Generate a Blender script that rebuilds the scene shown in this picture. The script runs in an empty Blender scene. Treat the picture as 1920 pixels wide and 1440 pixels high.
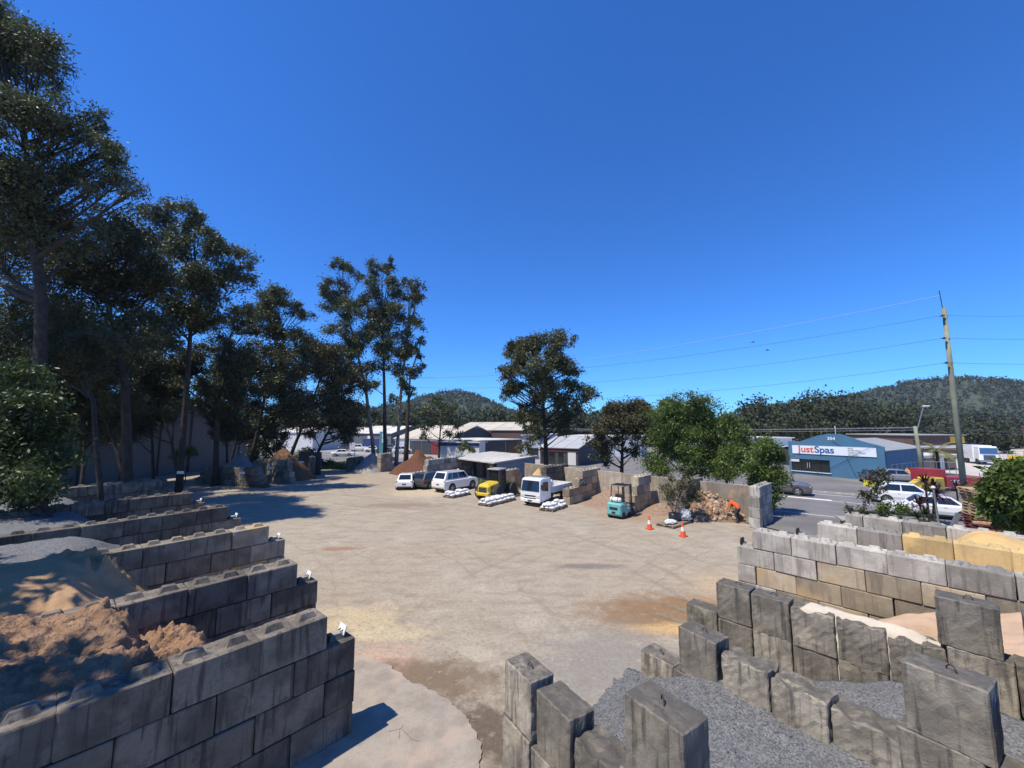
import bpy, bmesh, math, random
import numpy as np
from mathutils import Vector, Matrix, noise
rad = math.radians
random.seed(5); RNG = np.random.default_rng(5)
sc = bpy.context.scene
COL = sc.collection

# ------------------------------------------------------------------ camera, sky, sun, exposure
F_PX, HOR, CAM_H = 745.0, 801.0, 6.0          # measured from the photograph (1920 x 1440)
PITCH = math.atan((HOR - 720) / F_PX)
cd = bpy.data.cameras.new('camera'); cam = bpy.data.objects.new('camera', cd); COL.objects.link(cam)
cd.sensor_width = 36.0; cd.lens = 36.0 * F_PX / 1920.0; cd.clip_start = 0.05; cd.clip_end = 6000
cam.location = (0, 0, CAM_H); cam.rotation_euler = (math.pi / 2 + PITCH, 0, 0)
sc.camera = cam
sc.render.resolution_x = 1024; sc.render.resolution_y = 768

SUN_TO = Vector((-0.81, -0.50, 1.80)).normalized()
world = bpy.data.worlds.new('World'); sc.world = world; world.use_nodes = True
wn = world.node_tree.nodes; wl = world.node_tree.links
for n in list(wn): wn.remove(n)
sky = wn.new('ShaderNodeTexSky'); sky.sky_type = 'NISHITA'; sky.sun_disc = False
sky.sun_elevation = math.asin(SUN_TO.z); sky.sun_rotation = math.atan2(SUN_TO.x, SUN_TO.y)
sky.altitude = 500; sky.air_density = 1.0; sky.dust_density = 0.0; sky.ozone_density = 2.0
bg = wn.new('ShaderNodeBackground'); bg.inputs['Strength'].default_value = 0.12
wo = wn.new('ShaderNodeOutputWorld')
tint = wn.new('ShaderNodeMix'); tint.data_type = 'RGBA'; tint.blend_type = 'MULTIPLY'; tint.inputs[0].default_value = 1.0
tint.inputs[7].default_value = (0.245, 0.655, 1.27, 1)          # the clear deep blue of the photographed sky
wl.new(sky.outputs[0], tint.inputs[6]); wl.new(tint.outputs[2], bg.inputs[0]); wl.new(bg.outputs[0], wo.inputs[0])
sd = bpy.data.lights.new('sun', 'SUN'); sun = bpy.data.objects.new('sun', sd); COL.objects.link(sun)
sd.energy = 4.5; sd.angle = rad(0.53); sd.color = (1.0, 0.925, 0.79)
sun.location = SUN_TO * 80; sun.rotation_euler = (-SUN_TO).to_track_quat('-Z', 'Y').to_euler()
sc.view_settings.view_transform = 'Standard'; sc.view_settings.look = 'None'
sc.view_settings.exposure = 0.42; sc.view_settings.gamma = 1.0; sc.view_settings.use_curve_mapping = False

# ------------------------------------------------------------------ measuring helpers
def ray(px, py):
    x = (px - 960) / F_PX; u = -(py - 720) / F_PX
    return Vector((x, math.cos(PITCH) - u * math.sin(PITCH), math.sin(PITCH) + u * math.cos(PITCH)))
def at(px, py, z=0.0):                # the point of height z seen at a photo pixel
    d = ray(px, py); return Vector((0, 0, CAM_H)) + d * ((z - CAM_H) / d.z)
def P(px, py, Y):                     # the point at distance Y seen at a photo pixel
    d = ray(px, py); return Vector((0, 0, CAM_H)) + d * (Y / d.y)
def sstep(a, b, x):
    t = min(1, max(0, (x - a) / (b - a))); return t * t * (3 - 2 * t)
def fbm(x, y, z=0.0, o=4, g=0.5):
    s = 0; a = 1; f = 1
    for i in range(o):
        s += a * noise.noise(Vector((x * f, y * f, z * f + i * 7.1))); a *= g; f *= 2.05
    return s

# ------------------------------------------------------------------ mesh helpers
class MB:
    def __init__(s): s.v = []; s.f = []; s.m = []
    def add(s, vs, fs, mi=0):
        b = len(s.v); s.v += [tuple(v) for v in vs]
        for f in fs: s.f.append(tuple(i + b for i in f)); s.m.append(mi)
        return s
    def box(s, c, d, rz=0, mi=0, top=(1, 1), R=None):
        hx, hy, hz = d[0] / 2, d[1] / 2, d[2] / 2
        vs = [Vector((x * hx * (top[0] if z > 0 else 1), y * hy * (top[1] if z > 0 else 1), z * hz)) for z in (-1, 1) for x, y in ((-1, -1), (1, -1), (1, 1), (-1, 1))]
        M3 = R if R is not None else Matrix.Rotation(rz, 3, 'Z')
        c = Vector(c)
        return s.add([M3 @ v + c for v in vs], [(3, 2, 1, 0), (4, 5, 6, 7), (0, 1, 5, 4), (1, 2, 6, 5), (2, 3, 7, 6), (3, 0, 4, 7)], mi)
    def tube(s, pts, rs, n=6, mi=0, cap=True):
        pts = [Vector(p) for p in pts]
        if not hasattr(rs, '__len__'): rs = [rs] * len(pts)
        vs = []; up = Vector((0.13, 0.21, 1)).normalized()
        for i, p in enumerate(pts):
            d = (pts[min(i + 1, len(pts) - 1)] - pts[max(i - 1, 0)])
            if d.length < 1e-9: d = Vector((0, 0, 1))
            d.normalize(); a = d.cross(up)
            if a.length < 0.05: a = d.cross(Vector((1, 0, 0)))
            a.normalize(); b = d.cross(a)
            for k in range(n):
                t = 2 * math.pi * k / n; vs.append(p + (a * math.cos(t) + b * math.sin(t)) * rs[i])
        fs = []
        for i in range(len(pts) - 1):
            for k in range(n):
                k2 = (k + 1) % n; fs.append((i * n + k, i * n + k2, (i + 1) * n + k2, (i + 1) * n + k))
        if cap: fs += [tuple(range(n - 1, -1, -1)), tuple(range((len(pts) - 1) * n, len(pts) * n))]
        return s.add(vs, fs, mi)
    def lathe(s, prof, c, n=16, axis='Z', mi=0):
        vs = []; c = Vector(c)
        for r, z in prof:
            for k in range(n):
                t = 2 * math.pi * k / n; x, y = r * math.cos(t), r * math.sin(t)
                vs.append(c + (Vector((x, y, z)) if axis == 'Z' else Vector((x, z, y)) if axis == 'Y' else Vector((z, x, y))))
        fs = []
        for i in range(len(prof) - 1):
            for k in range(n):
                k2 = (k + 1) % n; fs.append((i * n + k, i * n + k2, (i + 1) * n + k2, (i + 1) * n + k))
        fs += [tuple(range(n - 1, -1, -1)), tuple(range((len(prof) - 1) * n, len(prof) * n))]
        return s.add(vs, fs, mi)
    def prism(s, poly, z0, z1, mi=0):
        n = len(poly)
        vs = [(p[0], p[1], z0) for p in poly] + [(p[0], p[1], z1) for p in poly]
        return s.add(vs, [tuple(range(n - 1, -1, -1)), tuple(range(n, 2 * n))] + [(i, (i + 1) % n, n + (i + 1) % n, n + i) for i in range(n)], mi)
    def slab(s, a, b, c, d, t, mi=0):        # quad a,b,c,d (counter-clockwise from outside) with thickness t inwards
        a, b, c, d = map(Vector, (a, b, c, d)); nrm = (b - a).cross(d - a).normalized() * -t
        return s.add([a, b, c, d, a + nrm, b + nrm, c + nrm, d + nrm], [(0, 1, 2, 3), (7, 6, 5, 4), (0, 4, 5, 1), (1, 5, 6, 2), (2, 6, 7, 3), (3, 7, 4, 0)], mi)
    def loft(s, rings, mi=0, cap=True):
        n = len(rings[0]); vs = [p for r in rings for p in r]; fs = []
        for i in range(len(rings) - 1):
            for k in range(n):
                k2 = (k + 1) % n; fs.append((i * n + k, i * n + k2, (i + 1) * n + k2, (i + 1) * n + k))
        if cap: fs += [tuple(range(n - 1, -1, -1)), tuple(range((len(rings) - 1) * n, len(rings) * n))]
        return s.add(vs, fs, mi)
    def mesh(s, name, mats, smooth=False, bevel=0, seg=1):
        me = bpy.data.meshes.new(name); me.from_pydata(s.v, [], s.f)
        mats = mats if isinstance(mats, (list, tuple)) else [mats]
        for m in mats: me.materials.append(m)
        me.polygons.foreach_set('material_index', s.m)
        bm = bmesh.new(); bm.from_mesh(me)
        bmesh.ops.recalc_face_normals(bm, faces=bm.faces)
        if bevel:
            es = [e for e in bm.edges if len(e.link_faces) == 2 and e.calc_face_angle(0) > 0.5]
            bmesh.ops.bevel(bm, geom=es, offset=bevel, segments=seg, affect='EDGES', profile=0.6)
        bm.to_mesh(me); bm.free()
        if smooth: me.polygons.foreach_set('use_smooth', [True] * len(me.polygons))
        return me
    def build(s, name, mats, parent=None, smooth=False, bevel=0, loc=None, seg=1):
        return link(name, s.mesh(name, mats, smooth, bevel, seg), parent, loc)
def link(name, me, parent=None, loc=None):
    o = bpy.data.objects.new(name, me); COL.objects.link(o)
    if parent is not None: o.parent = parent
    if loc is not None: o.location = loc
    return o
def tag(o, label=None, cat=None, group=None, kind=None):
    if label: o['label'] = label
    if cat: o['category'] = cat
    if group: o['group'] = group
    if kind: o['kind'] = kind
    return o
def thing(name, label, cat, loc=(0, 0, 0), rz=0, group=None):
    o = bpy.data.objects.new(name, None); COL.objects.link(o); o.empty_display_size = 0.2
    o.location = loc; o.rotation_euler = (0, 0, rz); return tag(o, label, cat, group)
def struct(o): o['kind'] = 'structure'; return o
def quads_mesh(name, V, mat):           # V: (n,4,3) array of loose quads
    n = len(V); me = bpy.data.meshes.new(name)
    me.vertices.add(n * 4); me.vertices.foreach_set('co', np.ascontiguousarray(V, dtype=np.float32).ravel())
    me.loops.add(n * 4); me.loops.foreach_set('vertex_index', np.arange(n * 4, dtype=np.int32))
    me.polygons.add(n); me.polygons.foreach_set('loop_start', np.arange(0, n * 4, 4, dtype=np.int32))
    me.update(calc_edges=True); me.materials.append(mat); return me

# ------------------------------------------------------------------ materials
def nt(name):
    m = bpy.data.materials.new(name); m.use_nodes = True; t = m.node_tree
    b = t.nodes['Principled BSDF']; return m, t, b
def N(t, typ, **kw):
    n = t.nodes.new(typ)
    for k, v in kw.items():
        if k in n.inputs.keys() if hasattr(n.inputs, 'keys') else False: n.inputs[k].default_value = v
        else: setattr(n, k, v)
    return n
def noise_n(t, vec, scale, detail=4, rough=0.55):
    n = t.nodes.new('ShaderNodeTexNoise'); n.inputs['Scale'].default_value = scale
    n.inputs['Detail'].default_value = detail; n.inputs['Roughness'].default_value = rough
    if vec is not None: t.links.new(vec, n.inputs['Vector'])
    return n.outputs['Fac']
def ramp(t, fac, a, b, ca=0.0, cb=1.0):
    n = t.nodes.new('ShaderNodeMapRange'); n.interpolation_type = 'SMOOTHSTEP'
    for k, v in zip(('From Min', 'From Max', 'To Min', 'To Max'), (a, b, ca, cb)): n.inputs[k].default_value = v
    t.links.new(fac, n.inputs['Value']); return n.outputs['Result']
def math_n(t, op, a, b=None):
    n = t.nodes.new('ShaderNodeMath'); n.operation = op
    for i, x in enumerate((a, b)):
        if x is None: continue
        if isinstance(x, (int, float)): n.inputs[i].default_value = x
        else: t.links.new(x, n.inputs[i])
    return n.outputs[0]
def mix(t, fac, a, b, typ='MIX'):
    n = t.nodes.new('ShaderNodeMix'); n.data_type = 'RGBA'; n.blend_type = typ
    for sock, x in ((n.inputs[0], fac), (n.inputs[6], a), (n.inputs[7], b)):
        if isinstance(x, (int, float)): sock.default_value = x
        elif isinstance(x, (tuple, list)): sock.default_value = (*x, 1)
        else: t.links.new(x, sock)
    return n.outputs[2]
def mapping(t, vec, scale=(1, 1, 1), rot=(0, 0, 0), loc=(0, 0, 0)):
    n = t.nodes.new('ShaderNodeMapping'); n.inputs['Scale'].default_value = scale
    n.inputs['Rotation'].default_value = rot; n.inputs['Location'].default_value = loc
    t.links.new(vec, n.inputs['Vector']); return n.outputs[0]
def bump(t, b, h, s=0.3, d=0.02):
    n = t.nodes.new('ShaderNodeBump'); n.inputs['Strength'].default_value = s; n.inputs['Distance'].default_value = d
    t.links.new(h, n.inputs['Height']); t.links.new(n.outputs[0], b.inputs['Normal'])
def coords(t, rnd=True):
    tc = t.nodes.new('ShaderNodeTexCoord'); v = tc.outputs['Object']
    if rnd:
        oi = t.nodes.new('ShaderNodeObjectInfo')
        s = math_n(t, 'MULTIPLY', oi.outputs['Random'], 37.0)
        c = t.nodes.new('ShaderNodeCombineXYZ')
        for i in range(3): t.links.new(s, c.inputs[i])
        a = t.nodes.new('ShaderNodeVectorMath'); a.operation = 'ADD'
        t.links.new(v, a.inputs[0]); t.links.new(c.outputs[0], a.inputs[1])
        return a.outputs[0], oi.outputs['Random']
    return v, None
MATS = {}
def mat(name, col, rough=0.7, var=0.2, scale=3.0, bmp=0.0, bscale=40.0, metal=0.0, spec=0.5, objvar=0.0, col2=None, bd=0.02, coat=0):
    if name in MATS: return MATS[name]
    m, t, b = nt(name); v, r = coords(t)
    f = ramp(t, noise_n(t, v, scale, 5), 0.3, 0.7)
    c2 = col2 or tuple(c * (1 - var) for c in col)
    c = mix(t, f, c2, col)
    if objvar:
        k = ramp(t, r, 0, 1, 1 - objvar, 1 + objvar * 0.4); cc = t.nodes.new('ShaderNodeCombineColor')
        for i in range(3): t.links.new(k, cc.inputs[i])
        c = mix(t, 1.0, c, cc.outputs[0], 'MULTIPLY')
    t.links.new(c, b.inputs['Base Color']); b.inputs['Roughness'].default_value = rough
    b.inputs['Metallic'].default_value = metal; b.inputs['Specular IOR Level'].default_value = spec
    if coat: b.inputs['Coat Weight'].default_value = coat; b.inputs['Coat Roughness'].default_value = 0.08
    if bmp: bump(t, b, noise_n(t, v, bscale, 4), bmp, bd)
    MATS[name] = m; return m
def concrete(name, light, dark, stain, sand=None, sandamt=0.0, moss=None):
    m, t, b = nt(name); v, r = coords(t)
    big = noise_n(t, v, 1.6, 5, 0.6); fine = noise_n(t, v, 22, 5, 0.65)
    st = noise_n(t, mapping(t, v, (7, 7, 0.55)), 1.3, 4, 0.6)
    c = mix(t, ramp(t, big, 0.38, 0.62), dark, light)
    c = mix(t, ramp(t, st, 0.50, 0.66, 0, 0.85), c, stain)
    c = mix(t, ramp(t, noise_n(t, v, 3.4, 6, 0.7), 0.56, 0.68, 0, 0.6), c, stain)
    c = mix(t, ramp(t, fine, 0.35, 0.7, 0.0, 0.35), c, dark)
    k = ramp(t, r, 0, 1, 0.60, 1.22); cc = t.nodes.new('ShaderNodeCombineColor')
    for i in range(3): t.links.new(k, cc.inputs[i])
    c = mix(t, 1.0, c, cc.outputs[0], 'MULTIPLY')
    if sand: c = mix(t, ramp(t, noise_n(t, v, 0.9, 4), 0.62 - sandamt, 0.72 - sandamt * 0.5, 0, 0.85), c, sand)
    if moss:            # lichen-blackened weathered tops of old rough blocks
        gn = t.nodes.new('ShaderNodeNewGeometry'); sx = t.nodes.new('ShaderNodeSeparateXYZ'); t.links.new(gn.outputs['Normal'], sx.inputs[0])
        c = mix(t, math_n(t, 'MULTIPLY', ramp(t, sx.outputs['Z'], 0.55, 0.9), ramp(t, noise_n(t, v, 5, 5, 0.7), 0.25, 0.6, 0.35, 0.9)), c, moss)
    pits = noise_n(t, v, 60, 3, 0.7)
    t.links.new(c, b.inputs['Base Color']); b.inputs['Roughness'].default_value = 0.9
    h = math_n(t, 'ADD', math_n(t, 'MULTIPLY', fine, 0.7), math_n(t, 'MULTIPLY', pits, 0.4))
    bump(t, b, h, 0.75, 0.02); MATS[name] = m; return m
def leafmat(name, a, bcol, rough=0.42, trans=0.25):
    m, t, b = nt(name); v, r = coords(t, False)
    g = t.nodes.new('ShaderNodeNewGeometry')
    c = mix(t, g.outputs['Random Per Island'], a, bcol)
    c = mix(t, ramp(t, noise_n(t, v, 0.35, 3), 0.35, 0.65, 0, 0.5), c, tuple(x * 0.6 for x in a))
    t.links.new(c, b.inputs['Base Color']); b.inputs['Roughness'].default_value = rough
    b.inputs['Specular IOR Level'].default_value = 0.4
    tr = t.nodes.new('ShaderNodeBsdfTranslucent'); t.links.new(mix(t, 1.0, c, (0.9, 1.0, 0.45), 'MULTIPLY'), tr.inputs[0])
    ms = t.nodes.new('ShaderNodeMixShader'); ms.inputs[0].default_value = trans
    t.links.new(b.outputs[0], ms.inputs[1]); t.links.new(tr.outputs[0], ms.inputs[2])
    t.links.new(ms.outputs[0], t.nodes['Material Output'].inputs['Surface']); MATS[name] = m; return m

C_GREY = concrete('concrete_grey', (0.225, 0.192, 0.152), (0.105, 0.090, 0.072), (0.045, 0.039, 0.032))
C_WARM = concrete('concrete_warm', (0.34, 0.29, 0.22), (0.21, 0.175, 0.13), (0.13, 0.11, 0.085), (0.42, 0.30, 0.16), 0.06)
C_PALE = concrete('concrete_pale', (0.47, 0.435, 0.375), (0.31, 0.285, 0.245), (0.19, 0.175, 0.15))
C_TAN = concrete('concrete_tan', (0.44, 0.375, 0.27), (0.33, 0.27, 0.185), (0.24, 0.20, 0.15), (0.45, 0.33, 0.17), 0.06)
C_YEL = concrete('concrete_sandy_yellow', (0.58, 0.42, 0.19), (0.48, 0.35, 0.16), (0.42, 0.30, 0.14), (0.62, 0.44, 0.18), 0.10)
C_ROUGH = concrete('concrete_rough_dark', (0.36, 0.315, 0.245), (0.19, 0.166, 0.13), (0.075, 0.067, 0.055), (0.38, 0.33, 0.245), 0.02, moss=(0.075, 0.069, 0.06))
C_BASE = concrete('concrete_rough_pale', (0.36, 0.33, 0.28), (0.22, 0.20, 0.17), (0.13, 0.12, 0.11))
M_SOIL = mat('soil_brown', (0.34, 0.205, 0.12), 0.95, 0.45, 2.5, 1.0, 16, bd=0.07)
M_SANDY = mat('sand_yellow', (0.41, 0.255, 0.135), 0.95, 0.25, 1.0, 0.5, 25, bd=0.03)
M_ORANGE = mat('sand_orange', (0.60, 0.40, 0.17), 0.95, 0.2, 1.0, 0.5, 25, bd=0.03)
M_PINK = mat('sand_pink', (0.52, 0.365, 0.25), 0.95, 0.2, 1.0, 0.5, 25, bd=0.03)
M_WSAND = mat('sand_white', (0.56, 0.49, 0.39), 0.95, 0.2, 1.0, 0.4, 25)
M_MULCH = mat('bark_mulch_red', (0.17, 0.065, 0.035), 0.95, 0.5, 5, 1.0, 18, bd=0.08)
M_MULCHB = mat('bark_mulch_brown', (0.20, 0.10, 0.05), 0.95, 0.5, 5, 1.0, 18, bd=0.08)
M_DRY = mat('dry_leaf_litter', (0.34, 0.23, 0.155), 0.95, 0.4, 6, 0.8, 30, bd=0.05)
M_METAL_W = mat('white_painted_steel', (0.75, 0.75, 0.73), 0.45, 0.08, 5)
M_METAL_D = mat('dark_steel', (0.035, 0.037, 0.04), 0.5, 0.3, 8, metal=0.4)
M_METAL_G = mat('galvanised_steel', (0.36, 0.38, 0.40), 0.45, 0.2, 8, metal=0.7)
M_RUST = mat('rusty_bar', (0.06, 0.035, 0.025), 0.8, 0.4, 20)
M_RUBBER = mat('tyre_rubber', (0.028, 0.028, 0.028), 0.85, 0.3, 12)
M_GLASS = mat('dark_glass', (0.012, 0.016, 0.019), 0.06, 0.1, 2, spec=0.8)
M_RIM = mat('alloy_rim', (0.55, 0.55, 0.56), 0.35, 0.1, 5, metal=0.6)
M_WHITE = mat('white_car_paint', (0.78, 0.77, 0.75), 0.3, 0.03, 2, coat=0.6)
M_DARKP = mat('dark_grey_car_paint', (0.055, 0.055, 0.06), 0.3, 0.1, 2, coat=0.7)
M_SILV = mat('grey_brown_car_paint', (0.13, 0.12, 0.115), 0.3, 0.1, 2, metal=0.3, coat=0.7)
M_REDL = mat('red_lamp', (0.35, 0.012, 0.012), 0.2, 0.1, 2)
M_LAMP = mat('clear_lamp', (0.6, 0.6, 0.6), 0.12, 0.1, 2)
M_PLATE = mat('number_plate', (0.10, 0.10, 0.09), 0.5, 0.5, 60)
M_BLACK = mat('black_plastic', (0.02, 0.02, 0.02), 0.6, 0.2, 5)
M_BARK = mat('dark_bark', (0.055, 0.042, 0.032), 0.95, 0.5, 3, 0.8, 12, bd=0.05)
M_BARKP = mat('pale_gum_bark', (0.30, 0.26, 0.215), 0.85, 0.4, 1.2, 0.4, 8, col2=(0.14, 0.11, 0.09))
L_GUM = leafmat('gum_leaves', (0.068, 0.082, 0.038), (0.145, 0.150, 0.080), 0.52, 0.25)
L_GUM2 = leafmat('olive_gum_leaves', (0.070, 0.078, 0.032), (0.14, 0.13, 0.055), 0.52, 0.25)
L_DARK = leafmat('dark_leaves', (0.038, 0.050, 0.023), (0.080, 0.088, 0.040), 0.52, 0.2)
L_BRIGHT = leafmat('bright_green_leaves', (0.085, 0.130, 0.026), (0.16, 0.215, 0.045), 0.45, 0.3)
L_MID = leafmat('mid_green_leaves', (0.045, 0.068, 0.020), (0.10, 0.135, 0.040), 0.42, 0.25)
L_BROWN = leafmat('brownish_leaves', (0.066, 0.062, 0.026), (0.115, 0.10, 0.045), 0.5, 0.2)
L_RED = leafmat('dark_red_leaves', (0.045, 0.018, 0.018), (0.10, 0.035, 0.035), 0.4, 0.1)
L_PALM = leafmat('palm_leaves', (0.16, 0.17, 0.05), (0.26, 0.25, 0.09), 0.45, 0.3)
L_FAR = leafmat('far_wood_leaves', (0.040, 0.053, 0.028), (0.080, 0.092, 0.046), 0.8, 0.15)

# ------------------------------------------------------------------ ground, road, slabs
def ground_material():
    m, t, b = nt('compacted_dirt'); v, _ = coords(t, False)
    def nz(s, d=5, r=0.55): return noise_n(t, v, s, d, r)
    big, mid, fine = nz(0.11), nz(0.6), nz(9, 6, 0.7)
    c = mix(t, ramp(t, big, 0.36, 0.64), (0.40, 0.345, 0.265), (0.41, 0.37, 0.30))
    trk = noise_n(t, mapping(t, v, (0.8, 1.9, 1), (0, 0, rad(-38))), 1.0, 7, 0.68)
    trk2 = noise_n(t, mapping(t, v, (0.45, 1.3, 1), (0, 0, rad(60))), 1.0, 6, 0.65)
    c = mix(t, ramp(t, trk, 0.42, 0.66, 0, 0.6), c, (0.27, 0.222, 0.175))
    c = mix(t, ramp(t, trk2, 0.52, 0.74, 0, 0.4), c, (0.30, 0.25, 0.20))
    c = mix(t, ramp(t, mid, 0.53, 0.72, 0, 0.5), c, (0.50, 0.445, 0.37))
    for cx_, cy_, f_, lo in ((-26, 4, 1.6, 0.50), (24, 2, 1.9, 0.52), (-6, 44, 1.5, 0.54)):      # sweeping wheel tracks of turning machines
        l = t.nodes.new('ShaderNodeVectorMath'); l.operation = 'LENGTH'; t.links.new(mapping(t, v, (1, 1, 0), (0, 0, 0), (-cx_, -cy_, 0)), l.inputs[0])
        cb = t.nodes.new('ShaderNodeCombineXYZ'); t.links.new(math_n(t, 'ADD', math_n(t, 'MULTIPLY', l.outputs['Value'], f_), math_n(t, 'MULTIPLY', nz(0.25, 2), 2.5)), cb.inputs[0])
        arc = noise_n(t, cb.outputs[0], 1.0, 3, 0.6)
        c = mix(t, math_n(t, 'MULTIPLY', ramp(t, arc, lo, lo + 0.14, 0, 0.6), ramp(t, nz(0.2, 3), 0.42, 0.58)), c, (0.27, 0.222, 0.172))
    def patch(c, ctr, r, col, amt, rot=0, sx=1, sy=1, wob=0.7):
        p = mapping(t, v, (1, 1, 1), (0, 0, 0), (-ctr[0], -ctr[1], 0))
        p = mapping(t, p, (sx, sy, 0), (0, 0, rad(rot)))
        l = t.nodes.new('ShaderNodeVectorMath'); l.operation = 'LENGTH'; t.links.new(p, l.inputs[0])
        d = math_n(t, 'ADD', math_n(t, 'DIVIDE', l.outputs['Value'], r), math_n(t, 'MULTIPLY', math_n(t, 'SUBTRACT', nz(1.7, 6, 0.65), 0.5), 2.4 * wob))
        return mix(t, ramp(t, d, 0.35, 1.1, amt, 0), c, col)
    c = patch(c, (-4.9, 13.2), 1.5, (0.58, 0.465, 0.28), 0.65, 20, 0.8, 1.2, 1.0)
    c = patch(c, (-3.6, 12.3), 1.0, (0.62, 0.52, 0.32), 0.55, 35, 0.6, 2.0)
    c = patch(c, (-3.4, 10.6), 1.5, (0.52, 0.36, 0.27), 0.85)
    c = patch(c, (6.0, 13.6), 2.6, (0.25, 0.15, 0.075), 0.95, 42, 0.55, 1.35, 0.5)
    c = patch(c, (5.3, 12.6), 1.1, (0.60, 0.40, 0.18), 0.95, 42, 0.5, 2.2, 0.5)
    c = patch(c, (8.3, 15.6), 2.2, (0.50, 0.385, 0.26), 0.7)
    c = patch(c, (2.6, 10.6), 2.6, (0.26, 0.25, 0.235), 0.8)
    c = patch(c, (-2.2, 10.2), 1.4, (0.18, 0.13, 0.085), 0.9, 55, 0.6, 1.3)
    c = patch(c, (-0.75, 8.5), 1.9, (0.13, 0.10, 0.075), 1.0, 55, 0.5, 1.6)
    c = patch(c, (3.3, 18.0), 1.0, (0.16, 0.155, 0.15), 0.75, 35, 0.5, 2.2, 0.4)
    c = patch(c, (-8.5, 20.5), 0.9, (0.30, 0.10, 0.05), 0.6, 15, 0.7, 2.0)
    c = patch(c, (-8.2, 38.0), 4.0, (0.56, 0.46, 0.33), 0.8)
    c = patch(c, (-8.5, 31.5), 2.6, (0.24, 0.17, 0.13), 0.65, 0, 0.6, 2.0)
    c = patch(c, (8.8, 28.5), 3.4, (0.36, 0.235, 0.15), 0.75)
    c = patch(c, (8.0, 32.5), 3.2, (0.30, 0.17, 0.10), 0.85)
    c = patch(c, (-24, 55), 7.0, (0.30, 0.24, 0.18), 0.7)
    c = mix(t, ramp(t, fine, 0.40, 0.75, 0.0, 0.6), c, (0.20, 0.165, 0.13))
    c = mix(t, ramp(t, nz(3.2, 7, 0.72), 0.55, 0.72, 0, 0.5), c, (0.54, 0.48, 0.40))
    c = mix(t, ramp(t, nz(1.4, 7, 0.7), 0.56, 0.70, 0, 0.45), c, (0.24, 0.19, 0.145))
    c = mix(t, 1.0, c, (0.90, 0.88, 0.85), 'MULTIPLY')
    t.links.new(c, b.inputs['Base Color']); b.inputs['Roughness'].default_value = 0.95
    b.inputs['Specular IOR Level'].default_value = 0.2
    h = math_n(t, 'ADD', math_n(t, 'MULTIPLY', fine, 0.5), math_n(t, 'ADD', trk, math_n(t, 'MULTIPLY', nz(30, 3), 0.3)))
    bump(t, b, h, 0.55, 0.05); return m
M_DIRT = ground_material()
M_FIELD = mat('grassy_earth', (0.14, 0.14, 0.07), 0.95, 0.4, 0.05, col2=(0.20, 0.17, 0.12))
M_ASPH = mat('asphalt', (0.175, 0.168, 0.165), 0.9, 0.25, 0.35, 0.4, 60)
M_ASPH2 = mat('forecourt_asphalt', (0.19, 0.18, 0.172), 0.9, 0.35, 0.25, 0.4, 60)
M_CARPK = mat('pale_car_park', (0.33, 0.31, 0.285), 0.9, 0.2, 0.15)
M_CONCY = mat('pale_concrete_yard', (0.50, 0.465, 0.41), 0.9, 0.15, 0.25)
M_PAINT = mat('white_road_paint', (0.72, 0.72, 0.70), 0.7, 0.25, 2.5)
M_SLAB = concrete('worn_slab', (0.37, 0.325, 0.265), (0.27, 0.23, 0.185), (0.33, 0.27, 0.21), (0.39, 0.305, 0.235), 0.08)

def sheet(name, poly, z, m):
    me = bpy.data.meshes.new(name); me.from_pydata([(p[0], p[1], z) for p in poly], [], [tuple(range(len(poly)))])
    me.materials.append(m); return struct(link(name, me))
sheet('ground', [(-2500, -300), (2500, -300), (2500, 3000), (-2500, 3000)], -0.03, M_FIELD)
def yard():
    xs = np.concatenate([np.linspace(-60, -16, 40), np.linspace(-15.7, 16, 150), np.linspace(16.5, 34, 20)])
    ys = np.concatenate([np.linspace(-20, 4, 10), np.linspace(4.2, 24, 110), np.linspace(24.5, 66, 60)])
    vs = []
    for y in ys:
        for x in xs:
            u = x * 0.78 + y * 0.62; w = -x * 0.62 + y * 0.78
            h = 0.022 * fbm(x * 0.5, y * 0.5) + 0.012 * fbm(u * 0.5, w * 2.8, 3)
            d = math.hypot((x - 6.1) * 0.74 - (y - 13.7) * 0.67, 1.6 * ((x - 6.1) * 0.67 + (y - 13.7) * 0.74))
            h += 0.075 * max(0, 1 - d / 3.2) * math.sin((x * 0.70 + y * 0.72) * 7.5)
            vs.append((x, y, min(0.045, max(-0.02, h)) if d > 3.2 else h))
    nx = len(xs); fs = [(j * nx + i, j * nx + i + 1, (j + 1) * nx + i + 1, (j + 1) * nx + i) for j in range(len(ys) - 1) for i in range(nx - 1)]
    me = bpy.data.meshes.new('yard'); me.from_pydata(vs, [], fs); me.materials.append(M_DIRT)
    me.polygons.foreach_set('use_smooth', [True] * len(fs))
    return struct(link('yard', me))
yard()
RU = Vector((0.77, -0.64, 0)); RN = Vector((0.64, 0.77, 0)); RO = Vector((18.8, 29.3, 0))
def rd(s, o): p = RO + RU * s + RN * o; return (p.x, p.y)
sheet('driveway', [rd(-3.2, -0.7), rd(-2.6, -4.6), (15.8, 23.2), (17.5, 21.6), rd(7, -5), rd(10, -0.7)], 0.062, M_ASPH2)
sheet('road', [rd(-140, -0.8), rd(90, -0.8), rd(90, 12.0), rd(-140, 12.0)], 0.066, M_ASPH)
sheet('forecourt', [rd(-32, 12.0), rd(45, 12.0), rd(45, 60), rd(-32, 60)], 0.070, M_ASPH2)
sheet('car_park', [(-90, 68), rd(-42, 12.3), rd(-32, 12.3), rd(-32, 75), (0, 130), (-90, 130)], 0.055, M_CARPK)
sheet('concrete_yard', [(56, 40), (120, 30), (150, 110), (60, 95)], 0.080, M_CONCY)
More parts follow.
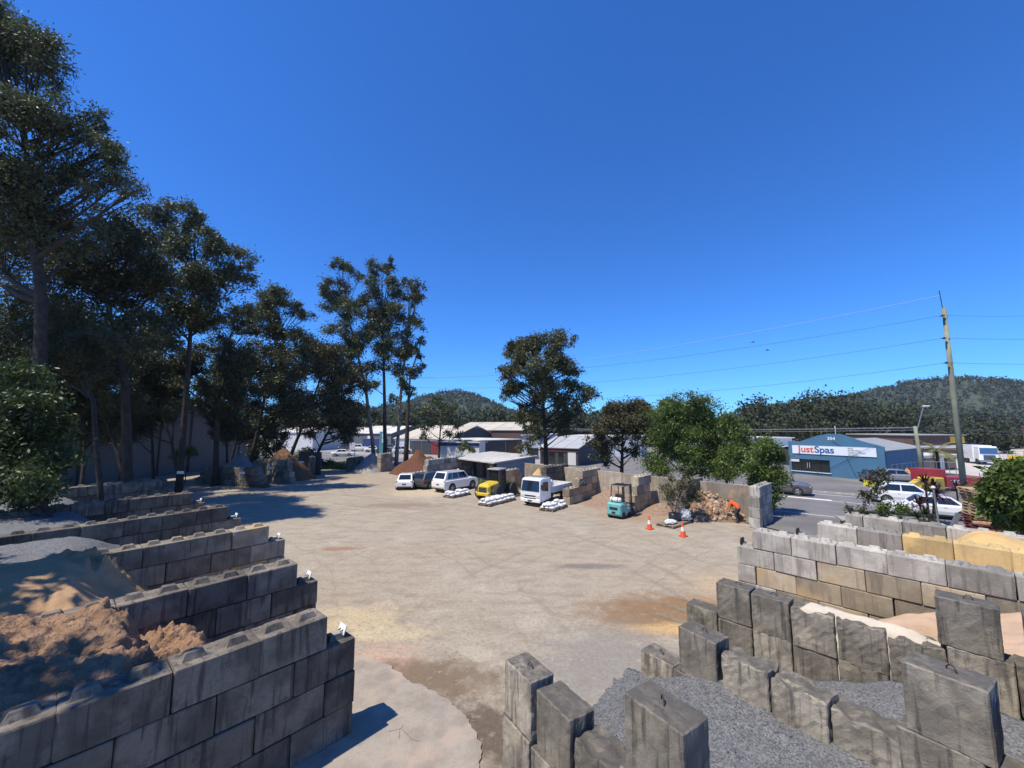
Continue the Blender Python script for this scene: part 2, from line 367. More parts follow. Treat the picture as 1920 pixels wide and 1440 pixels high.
for nm, o, s0, s1, w in (('edge_line', 0.0, -120, 80, 0.13), ('centre_line', 7.25, -120, 80, 0.13), ('centre_line', 7.65, -120, -2.0, 0.13), ('lane_line', 10.75, -120, 80, 0.13)):
    sheet(nm, [rd(s0, o), rd(s1, o), rd(s1, o + w), rd(s0, o + w)], 0.072, M_PAINT)
sheet('painted_island', [rd(-2.0, 7.3), rd(3.2, 7.25), rd(3.0, 7.9), rd(0, 7.85)], 0.071, M_PAINT)
k = MB(); k.prism([rd(-32, 12.0), rd(60, 12.0), rd(60, 12.2), rd(-32, 12.2)], 0.0, 0.19); struct(k.build('kerb', C_PALE))
# the worn slab between the walls, ragged edge and one crack
edge = [at(*p) for p in ((640, 1228), (700, 1237), (735, 1252), (769, 1279), (812, 1300), (850, 1324), (880, 1352), (899, 1387), (903, 1415), (902, 1440))]
pts = []
for a, b2 in zip(edge, edge[1:]):
    for q in range(9):
        p = a.lerp(b2, q / 9); w = 0.09 * noise.noise(p * 3) + 0.05 * noise.noise(p * 9); pts.append((p.x + w, p.y + w * 0.6))
pts += [(-0.5, 3.0), (-9, 3.0), (-6.5, 7.5)]
k = MB(); k.prism(pts[::-1], -0.05, 0.035); struct(k.build('concrete_slab', M_SLAB))
k = MB()
for line in (((728, 1372), (752, 1366), (775, 1388), (790, 1390)), ((750, 1366), (749, 1385)), ((752, 1366), (757, 1360))):
    q = [at(px, py, 0.035) for px, py in line]; k.tube(q, 0.0045, 4)
cr = k.build('slab_crack', M_BLACK, None); cr['kind'] = 'structure'

# ------------------------------------------------------------------ interlocking block walls
BL, BH = 1.15, 0.60
def lego_mesh(name, L, lugs, m, seed):
    rr = random.Random(seed); k = MB(); g = 0.012
    k.box((L / 2, 0, BH / 2), (L - g, 0.6 - 0.006, BH - 0.012))
    me = k.mesh(name, m, bevel=0.03, seg=2)
    if lugs:
        bm = bmesh.new(); bm.from_mesh(me)
        for cx in ([L * 0.26, L * 0.76] if L > 0.8 else [L * 0.5]):
            vs = [bm.verts.new((cx + x * (0.17 if z == 0 else 0.11), y * (0.13 if z == 0 else 0.075), BH - 0.02 + z)) for z in (0, 0.11) for x, y in ((-1, -1), (1, -1), (1, 1), (-1, 1))]
            for f in ((4, 5, 6, 7), (0, 1, 5, 4), (1, 2, 6, 5), (2, 3, 7, 6), (3, 0, 4, 7)): bm.faces.new([vs[i] for i in f])
        bmesh.ops.recalc_face_normals(bm, faces=bm.faces); bm.to_mesh(me); bm.free()
    for v in me.vertices:
        v.co += Vector((rr.uniform(-1, 1), rr.uniform(-1, 1), rr.uniform(-1, 1))) * 0.006
    return me
LEGO = {}
def lego(L, lugs, m):
    key = (round(L, 2), lugs, m.name)
    if key not in LEGO: LEGO[key] = [lego_mesh('block', L, lugs, m, s) for s in range(3)]
    return random.choice(LEGO[key])
def lego_wall(label, start, ang, rows, mats, side, group=None, L=BL, z0=0.0, name='block_divider'):
    """rows: from the ground up (offset, first block length or None, blocks); side: +1 thickness to the left of the run"""
    w = thing(name, label, 'wall', (start[0], start[1], z0), rad(ang), group)
    for c, (off, first, n) in enumerate(rows):
        x = off
        for i in range(n):
            l = first if (i == 0 and first) else L
            covered = False
            if c + 1 < len(rows):
                o2, f2, n2 = rows[c + 1]; e2 = o2 + (f2 if f2 else L) + (n2 - 1) * L
                covered = x + 0.1 >= o2 and x + l - 0.1 <= e2
            m = mats(c, i) if callable(mats) else mats
            b = link('block', lego(l, not covered, m), w)
            b.location = (x + random.uniform(-.010, .010), side * 0.3 + random.uniform(-.028, .028), c * BH)
            b.rotation_euler = (0, 0, random.uniform(-.008, .008)); x += l
    return w
H2 = BL / 2
def bond(n, full=4): return [(0, None, n), (0, H2, n), (0, None, n), (H2, None, n)][:full]
LW = {}
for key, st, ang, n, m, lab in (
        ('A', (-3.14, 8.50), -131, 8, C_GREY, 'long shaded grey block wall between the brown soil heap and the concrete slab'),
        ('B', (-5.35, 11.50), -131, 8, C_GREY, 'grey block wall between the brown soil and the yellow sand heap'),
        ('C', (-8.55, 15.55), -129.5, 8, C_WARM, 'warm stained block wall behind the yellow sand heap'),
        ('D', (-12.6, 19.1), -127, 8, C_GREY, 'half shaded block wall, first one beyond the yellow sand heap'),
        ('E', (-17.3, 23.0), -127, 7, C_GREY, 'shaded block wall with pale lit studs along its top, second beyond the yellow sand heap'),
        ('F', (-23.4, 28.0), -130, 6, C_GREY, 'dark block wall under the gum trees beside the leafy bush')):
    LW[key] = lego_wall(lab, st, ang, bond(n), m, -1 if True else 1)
# the direction of a left wall runs away from the yard; its thickness lies to the right of the run
def tan_mat(c, i):
    return C_PALE if c == 3 or (c == 2 and i < 2) or (c < 2 and i == 0) else C_TAN
def yel_mat(c, i): return C_YEL if i >= 2 else C_PALE
RW = {}
RW['R1'] = lego_wall('pale and tan block wall, four courses, beside the pink sand bay', (8.02, 14.75), -47.5, [(0, None, 7), (0, H2, 8), (0, None, 7), (H2 * 0.9, None, 7)], tan_mat, 1)
RW['R2'] = lego_wall('block wall dusted with yellow sand at its inner end', (11.2, 15.9), -49, [(0, None, 7), (0, H2, 7), (-0.35, None, 7), (0.5, None, 7)], yel_mat, 1)
RW['R3'] = lego_wall('pale block wall beside the stacked pallets and shrubs', (13.9, 17.1), -52, [(0, None, 8), (0, H2, 8), (0, None, 8), (0, H2, 8)], C_PALE, 1)
# small sign brackets standing on the wall ends
def bracket(p, rz, lab, white=True):
    t = thing('price_sign', lab, 'sign', p, rz)
    k = MB(); k.box((0, 0, 0.05), (0.20, 0.16, 0.10)); k.build('foot', M_METAL_D if not white else C_PALE, t, bevel=0.01)
    k = MB(); k.box((0.12 if white else 0.04, 0, 0.12), (0.02 if white else 0.05, 0.26, 0.17 if white else 0.22), R=Matrix.Rotation(0.35 if white else 0.05, 3, 'Y')); k.build('plate', M_METAL_W if white else M_METAL_D, t)
    k = MB(); k.tube([(0.0, 0.05, 0.08), (0.12, 0.05, 0.12)], 0.012, 5); k.tube([(0.0, -0.05, 0.08), (0.12, -0.05, 0.12)], 0.012, 5); k.build('arm', M_METAL_D, t)
for key, lab in (('A', 'white sign bracket on the end of the wall by the brown soil'), ('B', 'white sign bracket on the wall end between soil and yellow sand'),
                 ('C', 'white sign bracket on the end of the warm stained wall'), ('D', 'white sign bracket on the first wall end beyond the yellow sand'), ('E', 'white sign bracket on the second wall end beyond the yellow sand')):
    w = LW[key]; a = w.rotation_euler.z; o = w.location + Vector((math.cos(a) * 0.26 + math.sin(a) * 0.3, math.sin(a) * 0.26 - math.cos(a) * 0.3, 1.8))
    bracket(o, a + math.pi, lab)
for key, z, off, lab in (('R1', 1.8, 0.15, 'small dark sign bracket on the end of the pale and tan wall'), ('R2', 1.8, -0.15, 'small dark sign bracket on the end of the yellow dusted wall'), ('R3', 2.4, 0.2, 'small dark sign bracket beside the shrub on the pale wall')):
    w = RW[key]; a = w.rotation_euler.z
    bracket(w.location + Vector((math.cos(a) * off - math.sin(a) * 0.3, math.sin(a) * off + math.cos(a) * 0.3, z)), a + math.pi, lab, False)

# rough cast blocks with lifting loops
def rough_mesh(seed, L=0.82, D=0.5, H=0.9, amp=0.016, chop=0.0):
    k = MB(); k.box((L / 2, D / 2, H / 2), (L, D, H)); me = k.mesh('block', C_ROUGH)
    bm = bmesh.new(); bm.from_mesh(me)
    bmesh.ops.bevel(bm, geom=bm.edges[:], offset=0.018, segments=1, affect='EDGES', profile=0.6)
    bmesh.ops.subdivide_edges(bm, edges=[e for e in bm.edges if e.calc_length() > 0.2], cuts=9, use_grid_fill=True)
    bmesh.ops.triangulate(bm, faces=[f for f in bm.faces if len(f.verts) > 4])
    for v in bm.verts:
        p = v.co * 3.2 + Vector((seed * 7.3, seed * 3.1, 0)); q = v.co * 14 + Vector((seed, 0, 0))
        d = Vector((noise.noise(p), noise.noise(p + Vector((9, 0, 0))), noise.noise(p + Vector((0, 9, 0))))) * amp * 0.45
        d += Vector((noise.noise(q), noise.noise(q + Vector((5, 0, 0))), noise.noise(q + Vector((0, 5, 0))))) * amp * 0.7
        if chop and v.co.z > H * 0.6: d.z -= chop * max(0, noise.noise(v.co * 4.5 + Vector((seed * 5.0, 1, 0))) + 0.25) * sstep(H * .6, H, v.co.z)
        v.co += d
    bm.to_mesh(me); bm.free(); return me
ROUGH = [rough_mesh(i) for i in range(5)] + [rough_mesh(10 + i, chop=0.13, amp=0.024) for i in range(4)]
k = MB(); k.tube([(-0.07, 0, -0.05), (-0.065, 0, 0.05), (-0.02, 0, 0.10), (0.03, 0, 0.095), (0.065, 0, 0.04), (0.07, 0, -0.05)], 0.009, 5); LOOP = k.mesh('lifting_loop', M_RUST, smooth=True)
def rough_wall(label, start, ang, blocks, m=None):
    w = thing('block_divider', label, 'wall', (start[0], start[1], 0), rad(ang))
    for s, z, kind, loop in blocks:
        b = link('block', ROUGH[kind], w, (s, random.uniform(-.03, .03), z)); b.rotation_euler = (random.uniform(-.01, .01), random.uniform(-.015, .015), random.uniform(-.03, .03))
        if loop and kind < 5: l = link('lifting_loop', LOOP, b, (0.42 + random.uniform(-.08, .08), 0.25, 0.88)); l.rotation_euler = (0, 0, random.uniform(-.7, .7))
    return w
rough_wall('rough grey block wall nearest the concrete slab, with one tall block on top', (-0.15, 7.72), -57,
    [(-0.06, 0, 0, 0), (0.0, 0.9, 1, 1), (0.85, 0, 2, 0), (0.95, 0.88, 3, 0), (1.75, 0, 1, 0), (1.85, 0.72, 6, 0), (2.68, 0, 0, 0), (2.72, 0.9, 2, 0), (2.80, 1.8, 0, 1), (3.55, 0, 3, 0), (3.58, 0.9, 4, 0), (3.70, 1.15, 7, 1), (4.4, 0, 1, 0), (4.45, 0.9, 5, 0), (5.3, 0, 1, 0), (5.35, 0.9, 5, 0)])
rough_wall('rough grey block wall between the two grey gravel bays', (3.52, 8.98), -56,
    [(-1.0, 0, 0, 1), (-0.15, 0, 1, 0), (0, 0.9, 4, 1), (0.75, 0, 2, 0), (0.95, 0.80, 5, 0), (1.62, 0, 3, 0), (1.80, 0.78, 6, 0), (2.5, 0, 0, 0), (2.65, 0.72, 7, 0), (3.35, 0, 1, 0), (3.45, 0.9, 2, 0), (3.55, 1.8, 3, 1), (4.2, 0, 2, 0), (4.3, 0.9, 1, 0)])
rough_wall('dark rough block wall topped with pale sand, beside the pink sand bay', (5.55, 11.35), -48,
    [(-0.85, 0.1, 0, 0), (0.0, 0, 1, 0), (0, 0.9, 0, 1), (0.85, 0, 2, 0), (0.86, 0.88, 1, 1), (1.7, 0, 3, 0), (1.72, 0.86, 6, 1), (2.55, 0, 1, 0), (2.58, 0.86, 5, 0), (3.4, 0, 0, 0), (3.42, 0.82, 8, 1), (4.25, 0, 2, 0), (4.25, 0.9, 3, 0), (4.15, 1.8, 2, 1), (5.1, 0, 3, 0), (5.1, 0.9, 0, 0), (5.25, 1.75, 4, 0), (6.0, 0, 3, 0), (6.0, 0.9, 0, 0), (6.2, 1.7, 4, 0)])
rough_wall('dark rubble block wall closing the backs of the gravel bays', (9.7, 7.75), -138,
    [(i * 0.86 + random.uniform(0, .03), z, (i + int(z * 3)) % 9, 0) for i in range(7) for z in (0, 0.9, 1.75)])

# ------------------------------------------------------------------ heaps of sand, soil and gravel
def heap(name, label, cat, origin, ang, s0, s1, t0, t1, hf, m, res=0.09, group=None, kind=None):
    """height field over a bay: s along the wall, t across it"""
    ns = max(4, int((s1 - s0) / res)); ntt = max(4, int((t1 - t0) / res)); ca, sa = math.cos(rad(ang)), math.sin(rad(ang))
    vs = []
    for j in range(ntt + 1):
        for i in range(ns + 1):
            s = s0 + (s1 - s0) * i / ns; tt = t0 + (t1 - t0) * j / ntt
            z = hf(s, tt); vs.append((ca * s - sa * tt, sa * s + ca * tt, z))
    w = ns + 1; fs = [(j * w + i, j * w + i + 1, (j + 1) * w + i + 1, (j + 1) * w + i) for j in range(ntt) for i in range(ns)]
    rim = [i for i in range(w)] + [j * w + ns for j in range(1, ntt + 1)] + [ntt * w + i for i in range(ns - 1, -1, -1)] + [j * w for j in range(ntt - 1, 0, -1)]
    b0 = len(vs); vs += [(vs[i][0], vs[i][1], -0.12) for i in rim]; nr = len(rim)
    fs += [(rim[i], rim[(i + 1) % nr], b0 + (i + 1) % nr, b0 + i) for i in range(nr)]
    me = bpy.data.meshes.new(name); me.from_pydata(vs, [], fs); me.materials.append(m)
    me.polygons.foreach_set('use_smooth', [True] * len(fs))
    bm = bmesh.new(); bm.from_mesh(me); bmesh.ops.recalc_face_normals(bm, faces=bm.faces)
    if sum(f.normal.z for f in bm.faces) < 0: bmesh.ops.reverse_faces(bm, faces=bm.faces[:])
    bm.to_mesh(me); bm.free()
    return tag(link(name, me, None, (origin[0], origin[1], 0)), label, cat, group, kind)
def soil(s, t):           # t negative: across the bay towards the next wall
    a = -t
    w = s + 0.25 * fbm(s * 1.3, a * 1.3)
    h = -0.08 + 1.75 * sstep(0.9, 2.3, w) + 0.75 * sstep(2.95, 3.35, w + 0.35 * fbm(a * 1.5, 2.0)) + 0.25 * sstep(3.5, 5, s) * sstep(1.0, 2.8, a)
    h -= 0.35 * sstep(4.2, 7, s) * (1 - sstep(0.4, 2, a))
    cl = abs(fbm(s * 3.1, a * 3.1, 1.0, 4)); rough = 0.19 if w < 3.1 else 0.08
    h += sstep(0.9, 1.5, w) * (rough * cl * 1.6 + 0.045 * abs(fbm(s * 8, a * 8, 0, 3)) + 0.03 * fbm(s * 17, a * 17, 2, 2) + 0.14 * fbm(s * 1.1, a * 1.1, 5))
    h -= 0.35 * math.exp(-((s - 3.9) ** 2 + (a - 1.9) ** 2) / 0.10)
    lim = 2.30 + 1.2 * sstep(0.6, 1.8, a) + 0.05 * fbm(s * 5, a * 5)
    return min(h, lim)
heap('soil_heap', 'clumpy brown soil heap between two grey block walls, half in shadow', 'soil heap', (-3.14, 8.50), -131, 0.5, 9.0, -3.74, -0.62, soil, M_SOIL, 0.035)
def sandy(s, t):
    a = -t
    pk = 4.6 + 0.3 * fbm(a * .6, 1)
    h = -0.1 + min(2.65, max(0, 2.65 - 0.80 * abs(min(0, s - pk)) - 0.30 * max(0, 4.0 - a)))
    h += 0.5 * math.exp(-((s - 3.9) ** 2) / 0.35 - ((a - 4.7) ** 2) / 0.3) * (1 + 0.8 * fbm(s * 4, a * 4))
    return h + 0.07 * fbm(s * 2, a * 2) + 0.03 * abs(fbm(s * 6, a * 6)) + 0.015 * fbm(s * 15, a * 15, 0, 2) + 0.20 * math.exp(-((s - 2.3) / 0.9) ** 2) * sstep(0.9, 0.2, a - 0.5)
heap('sand_heap', 'yellow sand heap sloping down between two block walls', 'sand heap', (-5.35, 11.50), -130.3, 0.3, 9.0, -5.05, -0.62, sandy, M_SANDY, 0.05)
M_GRAVEL = None
def gravel_mat():
    m, t, b = nt('blue_grey_gravel'); v, _ = coords(t, False)
    vo = t.nodes.new('ShaderNodeTexVoronoi'); vo.inputs['Scale'].default_value = 38; t.links.new(v, vo.inputs['Vector'])
    sp = t.nodes.new('ShaderNodeSeparateColor'); t.links.new(vo.outputs['Color'], sp.inputs[0])
    c = mix(t, sp.outputs[0], (0.065, 0.068, 0.072), (0.21, 0.212, 0.215)); c = mix(t, ramp(t, noise_n(t, v, 1.2), 0.4, 0.7, 0, 0.3), c, (0.12, 0.12, 0.12))
    t.links.new(c, b.inputs['Base Color']); b.inputs['Roughness'].default_value = 0.9
    bump(t, b, math_n(t, 'SUBTRACT', 1.0, vo.outputs['Distance']), 0.8, 0.02); return m
M_GRAVEL = gravel_mat()
def grav1(s, t): return -0.12 + 0.06 * fbm(s * 4, t * 4, 3, 3) + 1.18 * sstep(-0.9, 2.3, s + 0.22 * (t - 2.2) + 0.15 * fbm(t, s)) + 0.05 * fbm(s * 1.5, t * 1.5) - 0.15 * sstep(0.9, 0.0, t)
heap('gravel_heap', 'blue grey gravel heap spilling between the two rough block walls', 'gravel heap', (-0.15, 7.72), -57, -1.5, 5.6, 0.35, 4.15, grav1, M_GRAVEL, 0.09)
def grav2(s, t): return -0.1 + 0.95 * sstep(0.6, 3.6, s) + 0.04 * fbm(s * 2, t * 2) + 0.5 * sstep(4.4, 6, s) + 0.25 * sstep(1.6, 2.6, t)
heap('gravel_heap', 'smooth blue grey gravel in the bay beside the dark rough wall', 'gravel heap', (3.52, 8.98), -53, -0.2, 5.6, 0.45, 3.0, grav2, M_GRAVEL, 0.09)
def pink(s, t): return -0.06 + 1.35 * sstep(1.2, 4.6, s + 0.2 * fbm(t, s)) + 0.65 * sstep(4.2, 6.5, s) + 0.06 * fbm(s * 2, t * 2) + 0.9 * math.exp(-((t - 0.35) / 0.5) ** 2) * sstep(1.3, 2.4, s) * (1 - sstep(4.0, 5, s)) * 0.9
heap('sand_heap', 'pinkish sand filling the bay beside the tan block wall', 'sand heap', (5.85, 11.65), -47.8, 0.2, 8.0, 0.15, 3.42, pink, M_PINK, 0.09)
def sandt(s, t): return 1.66 + 0.16 * sstep(1.75, 2.1, s) * sstep(4.2, 3.7, s) * sstep(0.05, 0.22, t + 0.08 * fbm(s * 3, 1)) * sstep(0.47, 0.34, t + 0.06 * fbm(s * 3, 4)) + 0.05 * fbm(s * 3, t * 6)
heap('sand_spill', 'pale sand spilt along the top of the dark rough wall', 'sand', (5.55, 11.35), -48, 1.75, 4.2, 0.05, 0.47, sandt, M_WSAND, 0.06)
def oran(s, t): return -0.06 + 2.15 * sstep(1.5, 5.0, s + 0.3 * fbm(t, s * .5)) + 0.5 * math.exp(-((s - 4.6) / 1.1) ** 2 - ((t - 1.2) / 1.2) ** 2) + 0.05 * fbm(s * 2.5, t * 2.5)
heap('sand_heap', 'orange yellow sand heap behind the yellow dusted wall', 'sand heap', (11.65, 16.3), -49.5, 0.4, 7.6, 0.1, 2.4, oran, M_ORANGE, 0.1)
def buff(s, t): return -0.06 + 1.85 * sstep(0.8, 4.0, s) + 0.05 * fbm(s * 2, t * 2)
heap('sand_heap', 'buff sand between the tan wall and the yellow dusted wall', 'sand heap', (8.45, 15.15), -48, 0.5, 7.8, 0.05, 2.45, buff, M_PINK, 0.12)
for (key, key2, width, lab) in (('C', 'D', 4.6, 'dark grey gravel in the shaded bay behind the warm stained wall'), ('D', 'E', 5.6, 'dark grey gravel in the shaded bay two walls beyond the yellow sand'), ('E', 'F', 7.0, 'dark gravel under the gum trees in the farthest left bay')):
    w = LW[key]
    heap('gravel_heap', lab, 'gravel heap', w.location, math.degrees(w.rotation_euler.z), 0.5, 8.5, -width, -0.62, lambda s, t: -0.08 + 2.3 * sstep(1.5, 5.5, s + 0.3 * fbm(s, t)) + 0.05 * fbm(s * 3, t * 3), M_GRAVEL, 0.16)
# loose stones lying about (too many to count)
def pebbles(name, label, pts, size, m):
    n = len(pts); o = np.array([(1, 0, 0), (-1, 0, 0), (0, 1, 0), (0, -1, 0), (0, 0, 1), (0, 0, -1)], float)
    sc_ = RNG.uniform(0.6, 1.3, (n, 1, 3)) * RNG.uniform(size[0], size[1], (n, 1, 1))
    an = RNG.uniform(0, 6.28, n); c, s = np.cos(an)[:, None], np.sin(an)[:, None]
    V = o[None] * sc_; x = V[..., 0] * c - V[..., 1] * s; y = V[..., 0] * s + V[..., 1] * c
    V = np.stack([x, y, V[..., 2] * 0.8], -1) + np.asarray(pts)[:, None, :]
    f = np.array([(0, 2, 4), (2, 1, 4), (1, 3, 4), (3, 0, 4), (2, 0, 5), (1, 2, 5), (3, 1, 5), (0, 3, 5)])
    Fc = (f[None] + (np.arange(n) * 6)[:, None, None]).reshape(-1, 3)
    me = bpy.data.meshes.new(name); me.from_pydata(V.reshape(-1, 3).tolist(), [], Fc.tolist()); me.materials.append(m)
    return tag(link(name, me), label, 'gravel', kind='stuff')
def scatter(origin, ang, s0, s1, t0, t1, hf, n):
    ca, sa = math.cos(rad(ang)), math.sin(rad(ang)); out = []
    for _ in range(n):
        s = random.uniform(s0, s1); t = random.uniform(t0, t1); z = hf(s, t)
        if z > -0.02: out.append((origin[0] + ca * s - sa * t, origin[1] + sa * s + ca * t, z + 0.002))
    return out
M_STONE = mat('gravel_stone', (0.18, 0.183, 0.187), 0.9, 0.5, 9, objvar=0)
pebbles('gravel_stones', 'loose grey stones on the gravel between rough walls', scatter((-0.15, 7.72), -57, -1.5, 5.0, 0.4, 3.9, grav1, 8000) + scatter((3.52, 8.98), -53, 0.3, 5.2, 0.5, 2.9, grav2, 2500), (0.010, 0.022), M_STONE)
M_CHIP = mat('pale_ground_chip', (0.40, 0.36, 0.31), 0.95, 0.5, 3)
gp = []
for _ in range(5000):
    y = 6 + 26 * random.random() ** 1.6; x = random.uniform(-0.55, 0.75) * y
    if -0.32 * y - 1 < x < 0.45 * y + 1.5: gp.append((x, y, 0.012))
gp += [(-0.1 + random.gauss(0, .55) + q * 0.06, 7.3 - q * 0.25 + random.gauss(0, .3), 0.012) for q in range(10) for _ in range(120)]
pebbles('ground_stones', 'small loose stones strewn over the dirt yard', gp, (0.006, 0.018), M_CHIP)

# ------------------------------------------------------------------ trees
def leaves(centres, radii, counts, size, flat=0.6, droop=0.5, asp=0.36, tail=1.5):
    """loose leaf quads round clump centres -> (n,4,3)"""
    out = []
    for c, r, n in zip(centres, radii, counts):
        d = RNG.normal(size=(n, 3)); d /= np.linalg.norm(d, axis=1)[:, None]
        rr = np.abs(RNG.normal(0.60, 0.36, n)); rr = np.where(rr > tail, RNG.uniform(0.2, 1.0, n), rr)
        p = np.asarray(c)[None] + d * rr[:, None] * np.array([r, r, r * flat])
        a = RNG.normal(size=(n, 3)); a[:, 2] -= droop; a /= np.linalg.norm(a, axis=1)[:, None]
        b = np.cross(a, RNG.normal(size=(n, 3))); b /= np.linalg.norm(b, axis=1)[:, None] + 1e-9
        L = (size * RNG.uniform(0.6, 1.4, n))[:, None]
        tip = a * L; w = b * L * asp * 0.5
        out.append(np.stack([p, p + tip * 0.45 + w, p + tip, p + tip * 0.45 - w], 1))
    return np.concatenate(out)
def bez(a, b, sag, n=5):
    m = (a + b) / 2 + sag; return [a * (1 - t) ** 2 + m * 2 * t * (1 - t) + b * t * t for t in [i / n for i in range(n + 1)]]
def fillin(blobs, k):            # more leaf masses between neighbouring ones, so the crown closes up
    out = list(blobs)
    for _ in range(int(len(blobs) * k)):
        a, b = random.choice(blobs), random.choice(blobs)
        c = sorted(blobs, key=lambda q: (q[0] - a[0]) ** 2 + (q[1] - a[1]) ** 2 + (q[2] - a[2]) ** 2)
        b = random.choice(c[1:4]); f = random.uniform(.3, .7); s = min(a[3], b[3]) * random.uniform(.7, .95)
        out.append(tuple(a[i] * (1 - f) + b[i] * f + random.gauss(0, .25) * s for i in range(3)) + (s,))
    return out
def tree(name, label, base, blobs, tr, lm, bm_, group=None, dens=1.0, sub=9, flat=0.8, leaf=None, extra=None, sides=7, cat='tree', lean=None, subr=0.52, fill=0.0, cap=42000):
    """blobs: world (x, y, z, r); a trunk with limbs to every blob, leaf clumps spread through each blob"""
    if fill: blobs = fillin(blobs, fill)
    base = Vector(base); t = thing(name, label, cat, base, 0, group)
    B = sorted([(Vector(b[:3]), b[3]) for b in blobs], key=lambda q: q[0].z)
    zmin = B[0][0].z - B[0][1]; cx = sum((b[0] * b[1] for b in B), Vector()) / sum(b[1] for b in B); top = B[-1][0]
    fork = base.lerp(Vector((cx.x, cx.y, 0)), 0.35); fork.z = base.z + max(0.25 * (top.z - base.z), (zmin - base.z) * 0.9)
    path = [base + Vector((0, 0, -0.15)), base.lerp(fork, 0.33) + Vector((random.uniform(-.1, .1), random.uniform(-.1, .1), 0)), base.lerp(fork, 0.66), fork]
    head = Vector((cx.x, cx.y, max(fork.z + 0.3, cx.z))); path += [fork.lerp(head, 0.5), head, head.lerp(top, 0.6)]
    H = path[-1].z - base.z
    tr *= 0.72
    rs = [tr * 1.3, tr, tr * 0.92, tr * 0.8, tr * 0.6, tr * 0.42, tr * 0.12]
    k = MB(); k.tube(path, rs, sides + 2)
    cs, cr, cn = [], [], []
    def on_trunk(z):
        for a, b, ra, rb in zip(path, path[1:], rs, rs[1:]):
            if a.z <= z <= b.z:
                f = (z - a.z) / max(1e-6, b.z - a.z); return a.lerp(b, f), ra + (rb - ra) * f
        return path[-1].copy(), rs[-1]
    for c, r in B:
        z0 = max(fork.z - 0.2 * H * random.random(), c.z - 0.5 * (c - Vector((cx.x, cx.y, c.z))).length - r * random.uniform(.5, 1.2))
        a, ra = on_trunk(min(z0, path[-2].z)); dist = (c - a).length
        l = bez(a, c + Vector((0, 0, -r * 0.2)), Vector((random.uniform(-.08, .08), random.uniform(-.08, .08), -0.10)) * dist)
        r0 = min(ra * 0.75, 0.018 * dist + 0.10 * r ** 0.5 * tr / 0.3 * 0.4)
        k.tube(l, [r0 * (1 - 0.8 * i / 5) for i in range(6)], 5, cap=False)
        ns = max(3, int(sub * random.uniform(0.8, 1.25)))
        for _ in range(ns):
            d = Vector((random.gauss(0, 1), random.gauss(0, 1), random.gauss(0.25, 1))).normalized() * r * random.uniform(0.45, 0.95); d.z *= 0.8
            s = c + d; cs.append(s); q = r * subr * random.uniform(0.7, 1.3); cr.append(q)
            k.tube(bez(l[random.choice((3, 4, 5))], s, Vector((0, 0, -0.1 * r)), 3), [r0 * 0.3, r0 * 0.22, r0 * 0.15, r0 * 0.05], 3, cap=False)
            pxr = r * F_PX / max(6, c.y if c.y > 6 else 12)
            cn.append(max(14, int(1.55 * DENS * dens * pxr * pxr / ns * random.uniform(0.6, 1.4))))
    for p in extra or []: k.tube([base + Vector(q) for q in p[0]], p[1], 6)
    k.v = [tuple(Vector(v) - base) for v in k.v]
    k.build('trunk', bm_, t, smooth=True)
    Y = max(7.0, float(np.mean([c.y for c, r in B])) if base.y > 6 else 14.0)
    size = leaf or 0.0062 * Y; tot = sum(cn)
    if tot > cap: cn = [max(6, int(c * cap / tot)) for c in cn]; size *= min(1.5, (tot / cap) ** 0.45)
    V = leaves(cs, cr, cn, size, flat)
    V -= np.array(base)[None, None]
    link('crown', quads_mesh('crown', V, lm), t); return t
def pxb(Y, lst, spread=0.55):          # photo blobs (px, py, r px) -> world blobs at distance about Y
    out = []
    for px, py, r in lst:
        y = Y + random.uniform(-1, 1) * r * Y / F_PX * spread * 1.6; p = P(px, py, y); out.append((p.x, p.y, p.z, 1.12 * r * y / F_PX))
    return out
DENS = 1.55
GT = 'tall gum trees along the left boundary'
tree('gum_tree', 'tallest gum tree towering over the leafy bush at the yard edge', (-25.5, 22.0, 0), pxb(22.5, [(5, 60, 62), (75, 95, 50), (115, 150, 42), (-70, 20, 90), (40, 235, 70), (-40, 170, 80), (120, 250, 50), (185, 270, 42), (222, 290, 24), (182, 212, 18), (20, 340, 70), (120, 350, 60), (205, 350, 45), (250, 355, 22), (60, 440, 70), (-50, 330, 80), (160, 450, 55), (-30, 470, 70)]), 0.45, L_GUM, M_BARK, GT, dens=0.95, fill=1.6, cap=95000)
tree('gum_tree', 'broad dark gum tree beside the tallest gum, over the shaded bays', (-27.6, 29.5, 0), pxb(29.5, [(225, 420, 45), (255, 470, 50), (180, 500, 60), (110, 540, 60), (245, 550, 55), (270, 620, 45), (190, 600, 55), (60, 560, 50), (120, 640, 45), (300, 520, 40)]), 0.42, L_DARK, M_BARK, GT, dens=0.95, fill=1.6)
tree('gum_tree', 'airy gum tree with rounded leaf tufts beside the dark broad gum', (-29.5, 36.0, 0), pxb(36, [(290, 400, 22), (318, 398, 24), (352, 400, 24), (380, 420, 20), (310, 450, 38), (352, 470, 36), (400, 455, 26), (432, 478, 28), (468, 492, 16), (455, 530, 24), (420, 530, 32), (370, 530, 42), (310, 540, 40), (340, 600, 42), (400, 590, 28), (300, 640, 36)]), 0.34, L_GUM, M_BARK, GT, dens=0.95, fill=1.2)
tree('gum_tree', 'forked gum tree before the grey panel factory', (-30.8, 42.0, 0), pxb(42, [(455, 590, 26), (425, 610, 26), (470, 620, 18), (405, 650, 28), (450, 670, 26), (370, 670, 32), (420, 715, 32), (360, 740, 32), (460, 740, 24), (330, 700, 30)]), 0.36, L_DARK, M_BARK, GT, dens=0.95, fill=1.4)
